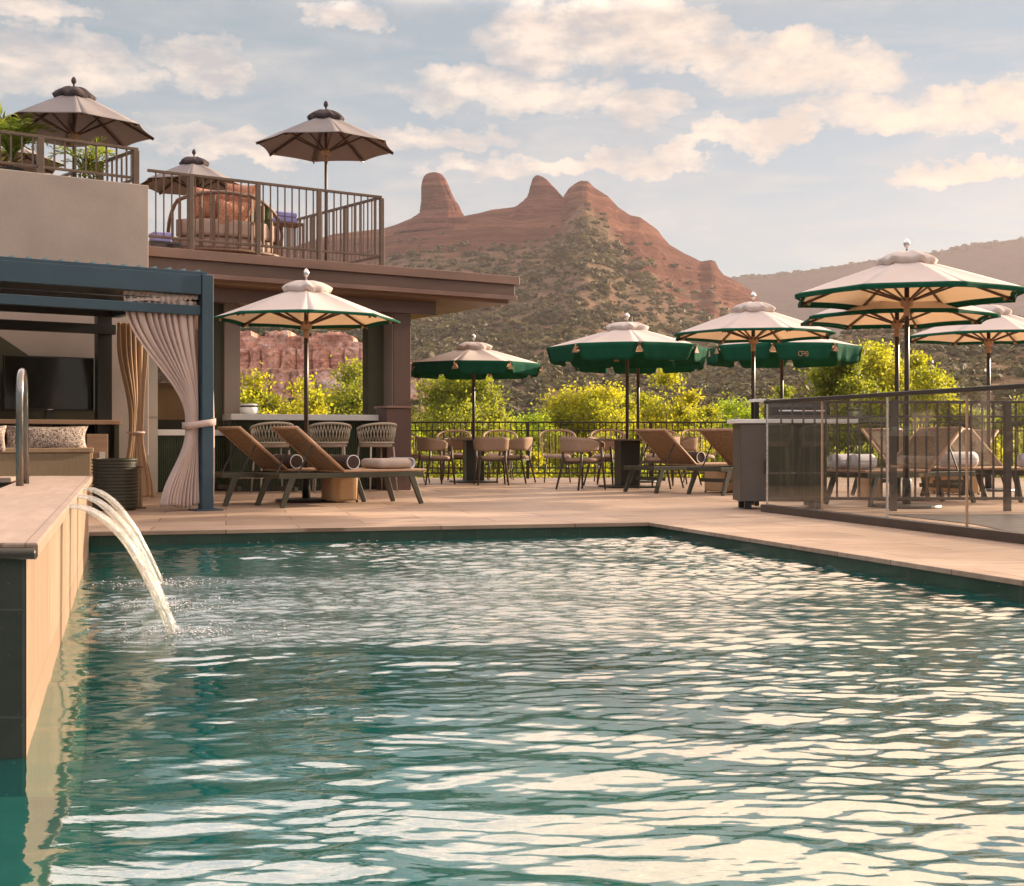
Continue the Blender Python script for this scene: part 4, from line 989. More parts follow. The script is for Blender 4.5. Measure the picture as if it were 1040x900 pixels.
    hb = MB().lathe([(.03,0),(.065,.01),(.07,.07),(.06,.10),(.03,.105)], 16, (0,0,zh-.02)); hb.lathe([(.029,-.12),(.034,-.11),(.034,-.03),(.029,-.02)], 14, (0,0,zh)); hb.build('runner', 'hub_wood', root)
    MB().lathe([(.028,-.10),(.06,-.09),(.06,-.03),(.028,-.02)], 16, (0,0,zp)).build('top_hub', 'hub_wood', root)
    for k in range(8):
        c_, s_ = cor[k]
        rb = MB().beam((c_*.05,s_*.05,zp-.06), (c_*rad*.985,s_*rad*.985,zr-.022), .018,.028).build('rib', 'rib_wood', root)
        t = .52; zz = zp+(zr-zp)*t
        MB().beam((c_*.055,s_*.055,zh+.05), (c_*rad*t,s_*rad*t,zz-.045), .016,.022).build('strut', 'rib_wood', rb)
        MB().lathe([(0,-.02),(.016,-.015),(.018,.012),(0,.018)], 8, (c_*rad*.90,s_*rad*.90,zr-.055+ (zp-zr)*.10)).build('rib_clip', 'hub_wood', rb)
    if base:
        bp = MB().lathe([(0,0),(.36,0),(.37,.012),(.36,.03),(.30,.036),(0,.038)], 40); bp.build('base_plate', 'black_steel', root)
        MB().lathe([(.05,.038),(.048,.30),(.035,.32),(.03,.32)], 16).build('sleeve', 'black_steel', root, smooth=True)
    return root
GU = 'green edged pool parasols'; GT = 'grey terrace parasols'
def UM(px, d, w, yr, yp, a0, val, label, seed, mark=None, a=0):
    umbrella('patio_umbrella', P(px,d), w*d/F/2, Z(yr,d), Z(yp,d), R(a0), 'canopy_white', 'canopy_green', 'canopy_white', val, label, GU, mark=mark, seed=seed)
UM(311, 15.4, 190, 325, 290, 10, .022, 'off white parasol with thin green edge over the two left loungers', 1)
UM(481, 22.2, 141, 371, 351, 32, .21, 'small white parasol with wide green flaps over the left dining table', 2)
UM(637, 19.9, 166, 354, 331, 3, .25, 'white parasol with wide green flaps in front, over the right dining table', 3, mark=None)
UM(648, 22.3, 142, 363, 343, 20, .24, 'parasol mostly hidden behind the one over the right dining table', 4)
UM(765, 18.0, 170, 341, 311, 14, .024, 'white parasol with thin green edge above the grey outdoor cabinet', 5)
UM(794, 21.2, 160, 354, 334, 27, .27, 'parasol with wide dark green flaps and a pale monogram', 6, mark=R(-85.5))
UM(921, 14.1, 236, 301, 261, 8, .045, 'largest white parasol with thin green edge above the glass balustrade', 7)
UM(911, 15.8, 198, 324, 290, 16, .035, 'parasol tucked right beneath and behind the largest one', 8)
UM(1004, 18.6, 172, 343, 314, 5, .024, 'white parasol cut by the right photo edge behind the fence', 9)
def UT(px, d, w, yr, yp, a0, label, seed, zb=ZT):
    umbrella('terrace_umbrella', P(px,d), w*d/F/2, Z(yr,d), Z(yp,d), R(a0), 'canopy_grey', 'canopy_grey', 'vent_grey', .0, label, GT, zb=zb, base=False, seed=seed, wood='railing_brown')
UT(331, 19.4, 142, 150, 116, 19, 'grey parasol alone at the right end of the roof terrace', 11)
UT(197, 23.0, 112, 190, 163, 8, 'grey parasol half behind the terrace railing and wicker sofa', 12)
UT(75, 17.6, 160, 133, 93, 24, 'biggest grey parasol above the palm and the stucco parapet', 13, 4.04)
UT(-2, 22.5, 130, 165, 138, 10, 'grey parasol behind the palm at the left photo edge', 14, 4.04)
# ------------------------------------------------------------------ loungers and what lies on them
lg = empty('sun_lounger', (0,0,0), 0, '', 'sun lounger', 'woven sun loungers on the pool deck')
LW, LL = .66, 1.92
m_ = MB()
for y_ in (0,LW-.035): m_.box(.10,LL,y_,y_+.035,.315,.375)
m_.box(.10,.14,.036,LW-.036,.32,.37); m_.box(LL-.04,LL-.001,.036,LW-.036,.32,.37); m_.box(.9,.94,.036,LW-.036,.33,.36)
m_.build('frame', 'lounger_frame', lg, bevel=.006)
MB().box(.88,LL+.03,.0,LW,.378,.405).build('seat_sling', 'lounger_edge', lg, bevel=.008)
ba = R(40); hx, hz, bl = .88, .40, .74
def bk(t, off=0.0): return (hx-math.cos(ba)*bl*t-math.sin(ba)*off, hz+math.sin(ba)*bl*t-math.cos(ba)*off)
bs = MB()
def bf(u, v):
    x_, z_ = bk(v, .02*math.sin(math.pi*v)*math.sin(math.pi*u)); return (x_, .03+(LW-.06)*u, z_)
bs.grid(bf, 8, 12); bko = bs.build('backrest', 'sling', lg, smooth=True, solid=.012)
m_ = MB()
(x0,z0),(x1,z1) = bk(0), bk(1)
for y_ in (.014,LW-.014): m_.tube([(x0,y_,z0),(x1,y_,z1)], .019, 8)
m_.tube([(x1,.014,z1),(x1,LW-.014,z1)], .019, 8); m_.build('back_frame', 'lounger_edge', bko, smooth=True)
xm, zm = bk(.62, .03)
for y_ in (.05,LW-.05): MB().tube([(xm,y_,zm),(.34,y_,.36)], .010, 6).build('support_strut', 'black_steel', lg)
for x_, dx_ in ((.26,-.13),(LL-.16,.12)):
    for y_, dy_ in ((.0175,-.02),(LW-.0175,.02)):
        MB().beam((x_,y_,.33), (x_+dx_,y_+dy_,0), .034,.075, .034,.052, up=(1,0,0)).build('leg', 'lounger_frame', lg, bevel=.005)
m_ = MB(); m_.box(.30,.34,.036,LW-.036,.17,.22); m_.build('stretcher', 'lounger_frame', lg)
def rowL(px, d, rz, label, first=False): return place(lg, first, P(px,d)-Vector((math.cos(rz)*.13-math.sin(rz)*-.02, math.sin(rz)*.13+math.cos(rz)*-.02,0)), rz, label)
LO = [(287,13.85,UA,'front lounger of the left pair with a folded towel on its foot end'),
      (229,14.25,UA,'rear lounger of the left pair, nearer the blue pergola post'),
      (667,17.6,UA,'lounger with raised woven back nearest the right dining table'),
      (735,16.85,UA,'lounger half hidden behind the grey outdoor cabinet')]
objs = []
for i, (px, d, rz, lb) in enumerate(LO): objs.append(rowL(px, d, rz, lb, i==0))
def lounger_foot(px, d, rz, label):              # placed by its foot end
    r_ = Vector((math.cos(rz),math.sin(rz),0)); n_ = Vector((-r_.y,r_.x,0))
    return place(lg, False, P(px,d)-r_*LL-n_*LW/2, rz, label)
F3 = lounger_foot(858, 14.4, R(212), 'lounger with two rolled towels on its foot end behind the glass'); objs.append(F3)
F4 = lounger_foot(982, 15.5, R(-68), 'lounger facing the pool with one wide white towel roll on its foot end'); objs.append(F4)
F5 = lounger_foot(1062, 15.2, R(-68), 'lounger at the right photo edge behind the inner fence'); objs.append(F5)
F6 = lounger_foot(925, 18.6, R(214), 'farther lounger seen through the bars behind the umbrella poles'); objs.append(F6)
def bolster(lo, x_, label):
    rz = lo.rotation_euler.z; r_ = Vector((math.cos(rz),math.sin(rz),0)); n_ = Vector((-r_.y,r_.x,0))
    b = empty('bolster', lo.location+r_*x_+n_*LW/2+Vector((0,0,.407+.082)), rz, label, 'bolster', 'dark roll pillows on the loungers')
    m_ = MB(); pts = [(0,-.27,0),(0,.27,0)]; m_.tube([(0,-.27,0),(0,-.262,0),(0,.262,0),(0,.27,0)], [.074,.082,.082,.074], 24); m_.build('roll', 'bolster', b, smooth=False)
    for y_ in (-.268,.268): MB().tube([(.078*math.cos(a),y_,.078*math.sin(a)) for a in [i*math.pi/12 for i in range(24)]], .0055, 6, closed=True).build('piping', 'counter_white', b, smooth=True)
    return b
bolster(objs[0], 1.03, 'dark brown roll pillow at the backrest of the front left lounger')
bolster(objs[1], 1.03, 'dark brown roll pillow at the backrest of the rear left lounger')
bolster(objs[2], 1.03, 'dark roll pillow on the lounger by the right dining table')
bolster(objs[7], 1.03, 'dark roll pillow on the farther lounger behind the umbrella poles')
bolster(objs[5], 1.03, 'dark roll pillow behind the wide white towel roll')
def roll(lo, x_, y_, ln, r0, label, group, along_y=True, mat='towel_white'):
    rz = lo.rotation_euler.z; r_ = Vector((math.cos(rz),math.sin(rz),0)); n_ = Vector((-r_.y,r_.x,0))
    m_ = MB(); pts = []; N_ = 60
    def f(u, v):
        th = u*2*math.pi*2.75; q = r0*(.22+.78*u); 
        return (q*math.cos(th)*1.05, (v-.5)*ln+.006*math.sin(th*2), max(q*math.sin(th), -r0*.93))
    m_.grid(f, N_, 6)
    def g(u, v):
        th = u*2*math.pi; return (r0*1.05*math.cos(th), (v-.5)*ln*.985, max(r0*math.sin(th), -r0*.93))
    m_.grid(g, 28, 6)
    for s_ in (-1,1): m_.add([(r0*.98*math.cos(a), s_*ln*.488, max(r0*.96*math.sin(a),-r0*.93)) for a in [i*math.pi/12 for i in range(24)]], [tuple(range(24))])
    o = m_.build('rolled_towel', mat, None, smooth=True, solid=.008, loc=lo.location+r_*x_+n_*y_+Vector((0,0,.407+r0*.95+.004)), rotz=rz if along_y else rz+R(90))
    return tag(o, label, 'towel', group)
roll(F3, LL-.14, .16, .30, .085, 'left rolled white towel of the pair on the lounger behind the glass', 'rolled towels', False)
roll(F3, LL-.17, .42, .30, .085, 'right rolled white towel of the pair on the lounger behind the glass', 'rolled towels', False)
roll(F4, LL-.16, LW/2, .48, .092, 'wide rolled white towel on the foot of the lounger facing the pool', 'rolled towels')
roll(F5, LL-.16, LW/2, .42, .085, 'rolled white towel on the lounger at the right photo edge', 'rolled towels')
# folded towel on the first lounger
rz = UA; r_ = U; n_ = V; lo0 = objs[0]
ft = empty('folded_towel', lo0.location+U*(LL-.30)+V*.33+Vector((0,0,.409)), rz, 'thick folded beige and white towel on the foot of the front left lounger', 'towel')
MB().box(-.24,.20,-.25,.25,0,.115).build('fold', 'cushion_beige', ft, smooth=True, bevel=.045); 
tf = MB()
def tff(u, v):
    a = u*math.pi; return (.17+.055*math.sin(a)+.02*v*0, (v-.5)*.50, .062+.058*math.cos(a))
tf.grid(tff, 12, 6); tf.build('edge_fold', 'towel_white', ft, smooth=True, solid=.012)
# woven side cubes
def cube(loc, rz, s_, h_, label, mat='basket_mat'):
    b = empty('side_table', loc, rz, label, 'side table', 'small woven side tables between loungers')
    m_ = MB(); n = 40; vs = []; prof = [(0,.02),(.96,.02),(1,.04),(1,h_-.02),(.97,h_),(0,h_)]
    def sq(a): c_, q = math.cos(a), math.sin(a); k = (abs(c_)**6+abs(q)**6)**(-1/6); return c_*k, q*k
    for rr_, z_ in prof:
        for j in range(n): c_, q = sq(2*math.pi*j/n); vs.append((c_*rr_*s_/2, q*rr_*s_/2, z_))
    k = len(prof); fs = [(i*n+j, i*n+(j+1)%n, (i+1)*n+(j+1)%n, (i+1)*n+j) for i in range(k-1) for j in range(n)]
    m_.add(vs, fs); m_.build('woven_body', mat, b)
    MB().slab([(sq(2*math.pi*j/n)[0]*s_*.49, sq(2*math.pi*j/n)[1]*s_*.49) for j in range(n)], h_+.001, h_+.014).build('top', 'lounger_edge', b, bevel=.003)
    for x_, y_ in ((1,1),(1,-1),(-1,1),(-1,-1)): MB().lathe([(.015,0),(.015,.021)], 8, (x_*s_*.42,y_*s_*.42,0)).build('foot', 'black_steel', b)
cube(P(345,15.25), UA, .36, .33, 'tan woven side table under the left parasol')
cube(P(733,18.0), UA, .38, .32, 'pale woven side table beside the grey outdoor cabinet')
cube(P(883,15.9), R(20), .24, .36, 'slim glowing tan side table behind the glass', 'basket_mat')
cube(P(953,17.8), R(10), .34, .28, 'pinkish side table left under the lounger facing the pool')
cube(P(978,17.4), R(15), .34, .28, 'pinkish side table right under the lounger facing the pool')

# ------------------------------------------------------------------ dining furniture
def table(loc, rz, sx_, sy_, label):
    t = empty('dining_table', loc, rz, label, 'dining table', 'dining tables by the back fence')
    MB().box(-sx_/2,sx_/2,-sy_/2,sy_/2,.725,.75).build('tabletop', 'table_edge', t, bevel=.006)
    MB().box(-.16,.16,-.16,.16,.03,.724).build('pedestal', 'table_dark', t, bevel=.01)
    MB().box(-.36,.36,-.36,.36,.0,.029).build('base_plate', 'table_dark', t, bevel=.006)
    return t
table(P(481,22.2), R(14), 1.0, 1.0, 'square dark pedestal table under the left small green parasol')
table(P(637,19.9), R(14), 1.05, 1.05, 'square dark pedestal table under the right green flapped parasol')
dc = empty('dining_chair', (0,0,0), 0, '', 'dining chair', 'beige wrap back dining chairs')
m_ = MB(); vs = []; n = 26
def shell(u, v):                                 # wrap-around back, open to +y
    a = R(-205)+R(230)*u; k = (abs(math.cos(a))**3.2+abs(math.sin(a))**3.2)**(-1/3.2)
    w_ = math.sin(math.pi*u)**.6; zl = .60-.05*w_; zu = .685+.10*w_
    fl_ = 1+.06*v
    return (.265*math.cos(a)*k*fl_, .235*math.sin(a)*k*fl_, zl+(zu-zl)*v)
m_.grid(shell, n, 5); m_.build('backrest', 'chair_fabric', dc, smooth=True, solid=.028)
m_ = MB(); m_.lathe([(0,.415),(.23,.415),(.25,.43),(.25,.45),(.225,.472),(0,.478)], 28, (0,.02,0), 1, .96); m_.build('seat', 'chair_fabric', dc, smooth=True)
for sx_ in (-1,1):
    MB().tube([(sx_*.235,.20,.63),(sx_*.225,.22,.43),(sx_*.26,.255,0)], [.021,.021,.014], 8).build('leg', 'chair_leg', dc, smooth=True)
    MB().tube([(sx_*.215,-.175,.62),(sx_*.205,-.17,.43),(sx_*.25,-.27,0)], [.021,.021,.014], 8).build('leg', 'chair_leg', dc, smooth=True)
m_ = MB(); 
for sx_ in (-1,1): m_.beam((sx_*.225,.21,.40),(sx_*.205,-.17,.40),.022,.03)
m_.beam((-.22,.21,.40),(.22,.21,.40),.022,.03); m_.beam((-.2,-.17,.40),(.2,-.17,.40),.022,.03); m_.build('seat_frame', 'chair_leg', dc)
DCH = [(441,21.15,-62,'dining chair at the left side of the left dining table'),
       (499,21.0,8,'dining chair with its back to the pool at the left dining table'),
       (524,22.0,70,'dining chair at the right side of the left dining table'),
       (466,23.1,172,'dining chair on the fence side of the left dining table'),
       (590,19.0,-52,'dining chair at the left front of the right dining table'),
       (615,20.7,-120,'dining chair at the left rear of the right dining table'),
       (671,19.5,60,'dining chair between the right dining table and the lounger'),
       (690,20.9,110,'dining chair at the far right of the right dining table')]
for i, (px, d, a, lb) in enumerate(DCH): place(dc, i==0, P(px,d), R(a), lb)
rc = empty('rope_chair', (0,0,0), 0, '', 'rope chair', 'pale rope backed chairs along the fence')
rope_seat(rc, .45, .91, 'rope', .74, rx=.31, ry=.28, weave=16, diag=False)
RCH = [(421,21.9,-75,'rope chair at the far left beside the plinth'),
       (461,23.75,176,'rope chair by the fence, left behind the left dining table'),
       (508,23.75,185,'rope chair by the fence, right behind the left dining table'),
       (566,22.3,178,'rope chair standing free between the two dining tables'),
       (618,22.4,183,'rope chair behind the left rear chair of the right dining table'),
       (670,22.6,175,'rope chair behind the raised lounger back'),
       (711,22.0,190,'rope chair farthest right, beyond the rolled pillow')]
for i, (px, d, a, lb) in enumerate(RCH): place(rc, i==0, P(px,d), R(a), lb)

# ------------------------------------------------------------------ terrace furniture and plants
ws = empty('wicker_sofa', P(240,18.55,ZT), UB, 'round backed terrace sofa with slatted frame and pale cushions behind the railing', 'sofa')
def hoop(t): a = R(180)+R(180)*t; return Vector((.86*math.cos(a), .60*math.sin(a)+.45, 0))
zt_ = lambda t: .30+.68*math.sin(math.pi*min(1,t*1.15)**.8)**.55 if t < .8 else .30+.68*math.sin(math.pi*min(1,t*1.15)**.8)**.55
def ztop(t):
    if t < .12: return .38+(.86-.38)*(t/.12)**.6
    if t < .55: return .86+.12*math.sin(math.pi*(t-.12)/.6)
    return .98-.62*((t-.55)/.45)**1.3
MB().tube([hoop(i/40)+Vector((0,0,ztop(i/40))) for i in range(41)], .028, 8).build('hoop_rail', 'wicker', ws, smooth=True)
MB().tube([hoop(i/40)+Vector((0,0,.16)) for i in range(41)], .025, 8).build('base_hoop', 'wicker', ws, smooth=True)
for i in range(1,14):
    t = i/14; h = hoop(t); MB().beam(h+Vector((0,0,.17)), h+Vector((0,0,ztop(t)-.01)), .045,.02, up=(h.x,h.y-.45,0)).build('slat', 'wicker', ws)
MB().slab([(hoop(i/20).x*.93,(hoop(i/20).y-.45)*.93+.45) for i in range(21)]+[(.80,.95),(-.80,.95)], .19, .36).build('seat_cushion', 'cushion_pink', ws, bevel=.03)
m_ = MB()
m_.grid(lambda u, v: (hoop(.08+.84*u).x*.90, (hoop(.08+.84*u).y-.45)*.90+.45, .36+.24*v), 30, 4); m_.build('back_cushion', 'cushion_pink', ws, smooth=True, solid=.09)
for x_, y_ in ((-.6,.2),(.6,.2),(-.7,.9),(.7,.9)): MB().box(x_-.03,x_+.03,y_-.03,y_+.03,0,.188).build('leg', 'wicker', ws)
def tp(px, d, z, w_, h_, lab, mat='pillow_terracotta', tilt=12, rz=0):
    o = pillow('pillow', w_, h_, .16, mat, None, tuple(P(px,d,z)), (R(tilt),0,UB+R(rz))); return tag(o, lab, 'pillow', 'pillows on the terrace sofa')
tp(212,18.45,ZT+.60,.52,.46,'large patterned terracotta pillow at the left of the terrace sofa')
tp(236,18.50,ZT+.44,.56,.46,'patterned terracotta pillow in the middle of the terrace sofa', rz=4)
tp(236,18.85,ZT+.66,.62,.34,'plain pink pillow behind the middle one on the terrace sofa', 'cushion_pink')
tp(245,18.72,ZT+.68,.50,.50,'patterned terracotta pillow peaking highest on the terrace sofa', rz=-14)
tp(262,18.85,ZT+.48,.42,.42,'dark fern patterned pillow at the right of the terrace sofa', 'fern_dark', rz=-30)
st2 = empty('terrace_side_table', P(291,19.25,ZT), UB, 'slim dark side table at the right end of the terrace sofa', 'side table')
MB().box(-.22,.22,-.18,.18,.66,.69).build('tabletop', 'wicker', st2, bevel=.004)
for x_ in (-.2,.2):
    for y_ in (-.16,.16): MB().box(x_-.015,x_+.015,y_-.015,y_+.015,0,.659).build('leg', 'wicker', st2)
def stack(px, d, z, w_, h_, label):
    o = empty('towel_stack', P(px,d,z), UB, label, 'towels'); k = 2
    for i in range(k): MB().box(-w_/2,w_/2,-.12,.12,i*h_/k+.001,(i+1)*h_/k-.002).build('folded_towel', 'purple_towel', o, bevel=.015)
stack(288,19.2,ZT+.692,.34,.15,'two folded violet towels on the slim terrace side table')
lt = empty('low_table', P(164,17.9,ZT), UB, 'low pale table at the left end of the terrace behind the railing', 'table')
MB().box(-.22,.22,-.2,.2,.16,.19).build('tabletop', 'slate', lt, bevel=.003)
for x_ in (-.2,.2):
    for y_ in (-.18,.18): MB().box(x_-.015,x_+.015,y_-.015,y_+.015,0,.159).build('leg', 'slate', lt)
stack(163,17.9,ZT+.192,.26,.14,'folded violet towels on the low terrace table')

def leaf_tris(centers, dirs, size, r2, aspect=.5):
    # one quad (rhombus) per leaf
    n = len(centers); a = dirs/np.linalg.norm(dirs,axis=1,keepdims=True)
    q = r2.normal(size=(n,3)); b = np.cross(a,q); b /= np.linalg.norm(b,axis=1,keepdims=True)+1e-9
    s = size[:,None]; c = np.cross(a,b)*.12*s
    v = np.stack([centers-a*s*.5, centers+b*s*aspect*.5+c, centers+a*s*.5, centers-b*s*aspect*.5+c],1).reshape(-1,3)
    return v, np.arange(4*n).reshape(-1,4)
def palm(loc, n, L_, label, seed, pot=(.17,.28)):
    r2 = np.random.RandomState(seed); root = empty('potted_palm', loc, 0, label, 'potted plant')
    MB().lathe([(pot[0]*.75,0),(pot[0],pot[1]),(pot[0]*.9,pot[1]),(pot[0]*.85,pot[1]-.04),(0,pot[1]-.04)], 20).build('pot', 'pot_black', root)
    C_, D_, S_ = [], [], []; stems = MB()
    for k in range(n):
        a = r2.rand()*6.28; lean = r2.uniform(.25,.95); ln = L_*r2.uniform(.7,1.1); p = Vector((0,0,pot[1]-.03)); el_ = R(88); pts = [p.copy()]
        for i in range(10):
            el_ -= lean*.16*(i*.35+.3); p = p+Vector((math.cos(a)*math.cos(el_), math.sin(a)*math.cos(el_), math.sin(el_)))*ln/10; pts.append(p.copy())
            if i > 2:
                t = Vector((math.cos(a)*math.cos(el_), math.sin(a)*math.cos(el_), math.sin(el_))); sd = Vector((-math.sin(a), math.cos(a), 0))
                for q in range(3):
                    for sg in (-1,1):
                        dd_ = (sd*sg+t*.8+Vector((0,0,r2.uniform(-.2,.25)))).normalized(); ll = .24*ln*r2.uniform(.7,1.1)*math.sin(math.pi*(i+1)/11)**.5
                        C_.append(tuple(p+dd_*ll*.5-t*ln/10*q/3)); D_.append(tuple(dd_)); S_.append(ll)
        stems.tube(pts, [.009*(1-i/14) for i in range(11)], 5)
    stems.build('stem', 'leaf_palm', root)
    v, f = leaf_tris(np.array(C_), np.array(D_), np.array(S_), r2, .13)
    np_mesh('fronds', v, f, 'leaf_palm', root, attr=np.repeat(r2.rand(len(C_)),4), attrname='tone')
palm(P(12,16.95,4.045), 36, .95, 'bushy palm at the left photo edge behind the parapet railing', 3)
palm(P(86,17.0,4.045), 8, .80, 'thin palm with upright fronds right of the parapet post', 8, (.10,.12))
def shrub(loc, w_, h_, n, label, mat, seed, cat='shrub', name='potted_shrub', pot=True):
    r2 = np.random.RandomState(seed); root = empty(name, loc, 0, label, cat)
    if pot: MB().lathe([(.08,0),(.11,.14),(.09,.14),(0,.12)], 16).build('pot', 'pot_black', root)
    c = r2.normal(size=(n,3))*np.array([w_/3.4,w_/3.4,h_/3.8])+np.array([0,0,h_*.55+.12]); c[:,2] = np.maximum(c[:,2], .1)
    v, f = leaf_tris(c, r2.normal(size=(n,3)), r2.uniform(.03,.06,n), r2)
    np_mesh('foliage', v, f, mat, root, attr=np.repeat(r2.rand(n),4), attrname='tone')
shrub(P(93,16.95,4.045), .30, .36, 520, 'small leafy shrub in a pot beside the thin palm', 'leaf_green', 5)
# ------------------------------------------------------------------ terrain, hills
def height_sheet(name, px0, px1, npx, ds, silh, dr, e0, mat, label, amp, seed, rockf, prof=lambda t: t, drop=1.3, frq=1.0, extra=None):
    pxs = np.linspace(px0, px1, npx); sy = np.interp(pxs, [s[0] for s in silh], [s[1] for s in silh])
    es = (H-sy)/F; e0v = np.interp(pxs, [s[0] for s in e0], [(H-s[1])/F for s in e0])
    d0 = ds[0]; PX, DD = np.meshgrid((pxs-520)/F, ds)
    t = np.clip((DD-d0)/(dr-d0), 0, 1); ev = e0v[None,:]+(es-e0v)[None,:]*prof(t)
    x = PX*DD; z = E+DD*ev
    g = 1-np.abs(fbm(x/140*frq, DD/230*frq, 5, seed))*2                       # gullies
    n2 = fbm(x/38*frq, DD/38*frq, 5, seed+5)
    edge = np.clip(np.minimum(t/.12, (1-t)/.10), 0, 1)
    z += amp*(g*.9-.5)*edge*np.clip((es-e0v)[None,:]*8,0,1)+amp*.32*n2*(.25+.75*edge)
    back = np.clip((DD-dr)/(ds[-1]-dr+1e-9),0,1)
    z = z-back*drop*dr*.12*np.ones_like(z)
    if extra is not None: z = extra(PX*F+520, DD, t, z)
    z = np.maximum(z, -5.1)
    rock = rockf(PX*F+520, t, x, DD, n2)
    v = np.stack([x, DD, z], -1).reshape(-1,3); nr, nc = x.shape
    i, j = np.meshgrid(np.arange(nr-1), np.arange(nc-1), indexing='ij')
    f = np.stack([i*nc+j, i*nc+j+1, (i+1)*nc+j+1, (i+1)*nc+j], -1).reshape(-1,4)
    o = np_mesh(name, v, f, mat, smooth=True, attr=rock.ravel(), attrname='rock'); tag(o, label, kind='structure')
    return o, (x, DD, z, rock, t)
# wide ground sheet
gx = np.concatenate([[-2900,-2000,-1200,-600,-300],np.linspace(-150,200,90),[350,700,1500,2500,3500]]); gy = np.concatenate([[-2800,-1200,-300,-60,0,24.9],np.geomspace(26,320,90),[500,900,1600,2300,2900]])
GX, GY = np.meshgrid(gx, gy); gz = -4.2+.5*fbm(GX/18,GY/18,4,2)*(GY > 25)*(np.abs(GX) < 400)-0.0*GX
nr, nc = GX.shape; i, j = np.meshgrid(np.arange(nr-1), np.arange(nc-1), indexing='ij')
tag(np_mesh('terrain', np.stack([GX,GY,gz],-1).reshape(-1,3), np.stack([i*nc+j, i*nc+j+1, (i+1)*nc+j+1, (i+1)*nc+j], -1).reshape(-1,4), 'valley_soil', smooth=True, attr=np.zeros(nr*nc), attrname='rock'), 'scrubby valley floor beyond the fence', kind='structure')

silh = [(100,262),(250,256),(300,250),(340,238),(388,233),(403,228),(418,222),(430,220),(470,220),(485,217),(500,213),(520,211),(530,209),(570,203),(578,191),(585,186),(590,183.5),(597,184),(604,191),(618,200),(628,211),(640,219),(650,221),(668,234),(672,240),(680,249),(695,258),(706,263),(712,266),(722,264.5),(727,266),(729,272),(735,280),(742,283),(755,291),(764,296),(770,305),(790,322),(820,347),(850,370),(900,402),(980,430)]
e0 = [(100,425),(700,425),(800,428),(980,440)]
def rock_hill(px, t, x, d, n):
    r = np.clip((t-.62)*2.6,0,1)
    ridge = np.clip((px-590)/60,0,1)*np.clip((t-.42)*2.2,0,1)
    top = np.clip((t-.80)*6,0,1)
    return np.clip(.72*np.maximum(r*np.clip((660-px)/120,0,1), ridge)+.5*top+.1*n, 0, 1)
def terr(px, d, t, z):
    s = 5.5; zz = z+2.2*fbm(px/22, d/60, 3, 77); q = np.floor(zz/s)*s+s*np.clip((zz/s-np.floor(zz/s)-.55)/.45,0,1)
    m = np.clip((t-.62)*5,0,1)*np.clip((1.0-t)*30,0,1)*.85
    out = z+(q-zz)*m
    cx_ = 1+.0*px
    return out
ds = np.concatenate([np.linspace(250,850,330),[862,880,920,1000,1150]])
hill, HD = height_sheet('hill', 60, 985, 620, ds, silh, 850, e0, 'hill_rock', 'red rock hill with scrub covered slopes', 9, 3, rock_hill, prof=lambda t: .93*t**.80+.07*t**3, extra=terr, drop=.9)
# three dimensional rock spires
def spire(px, base_y, d, outline, thick, label, seed):
    # outline: (y, left px, right px) rows from the base up
    ys_ = np.array([o[0] for o in outline], float); ls = np.array([o[1] for o in outline], float); rs_ = np.array([o[2] for o in outline], float)
    n_r, n_a = 130, 120; v = []
    for i in range(n_r+1):
        t = i/n_r; yy = ys_[0]+(ys_[-1]-ys_[0])*t
        l = np.interp(-yy, -ys_, ls); r = np.interp(-yy, -ys_, rs_); z = Z(yy, d)
        cx_ = (X(l,d)+X(r,d))/2; hw = (X(r,d)-X(l,d))/2
        for j in range(n_a):
            a = 2*math.pi*j/n_a; c_, s_ = math.cos(a), math.sin(a)
            k = 1+.10*mnoise.noise(Vector((c_*1.5+seed,s_*1.5,z*.05)))+.09*mnoise.noise(Vector((c_*5+seed,s_*5,z*.03)))+.022*math.sin(z*.85+mnoise.noise(Vector((c_,s_,z*.1)))*3)*(abs(s_))
            zl = z/2.6+.5*mnoise.noise(Vector((c_,s_,z*.15))); k += .055*(zl-math.floor(zl)-.5)*(1 if t < .9 else 0)+.04*mnoise.noise(Vector((c_*9+seed,s_*9,z*.02)))
            kx = 1+(k-1)*(.6+.4*abs(s_))
            v.append((cx_+hw*c_*kx, d+hw*thick*s_*k, z))
    f = [(i*n_a+j, i*n_a+(j+1)%n_a, (i+1)*n_a+(j+1)%n_a, (i+1)*n_a+j) for i in range(n_r) for j in range(n_a)]
    o = np_mesh('rock_spire', v+[(float(np.mean([q[0] for q in v[-n_a:]])), d, v[-1][2]+.15)], f, 'spire_rock', smooth=True, attr=np.ones(len(v)+1), attrname='rock')
    bm_ = o.data
    tag(o, label, kind='structure')
spire(447, 228, 838, [(240,400,486),(230,408,478),(222,419,472),(217,426,469),(208,427,465.5),(204,427.6,462),(196,428,458.5),(190,428,456),(184,429,453.5),(180,430.5,451),(177.5,433,449),(176,436,446),(175.2,439,443)], 1.0, 'tall rounded red rock spire on the left of the hill', 1.3)
spire(548, 212, 840, [(226,505,598),(216,515,588),(210,524,580),(205,531,575),(200,536,571),(196,537.5,567.5),(190,539,562),(184,540.5,556.5),(181,541.5,553),(179.3,543,550),(178.3,544.5,547.5)], .9, 'pointed red rock peak in the middle of the ridge', 5.7)

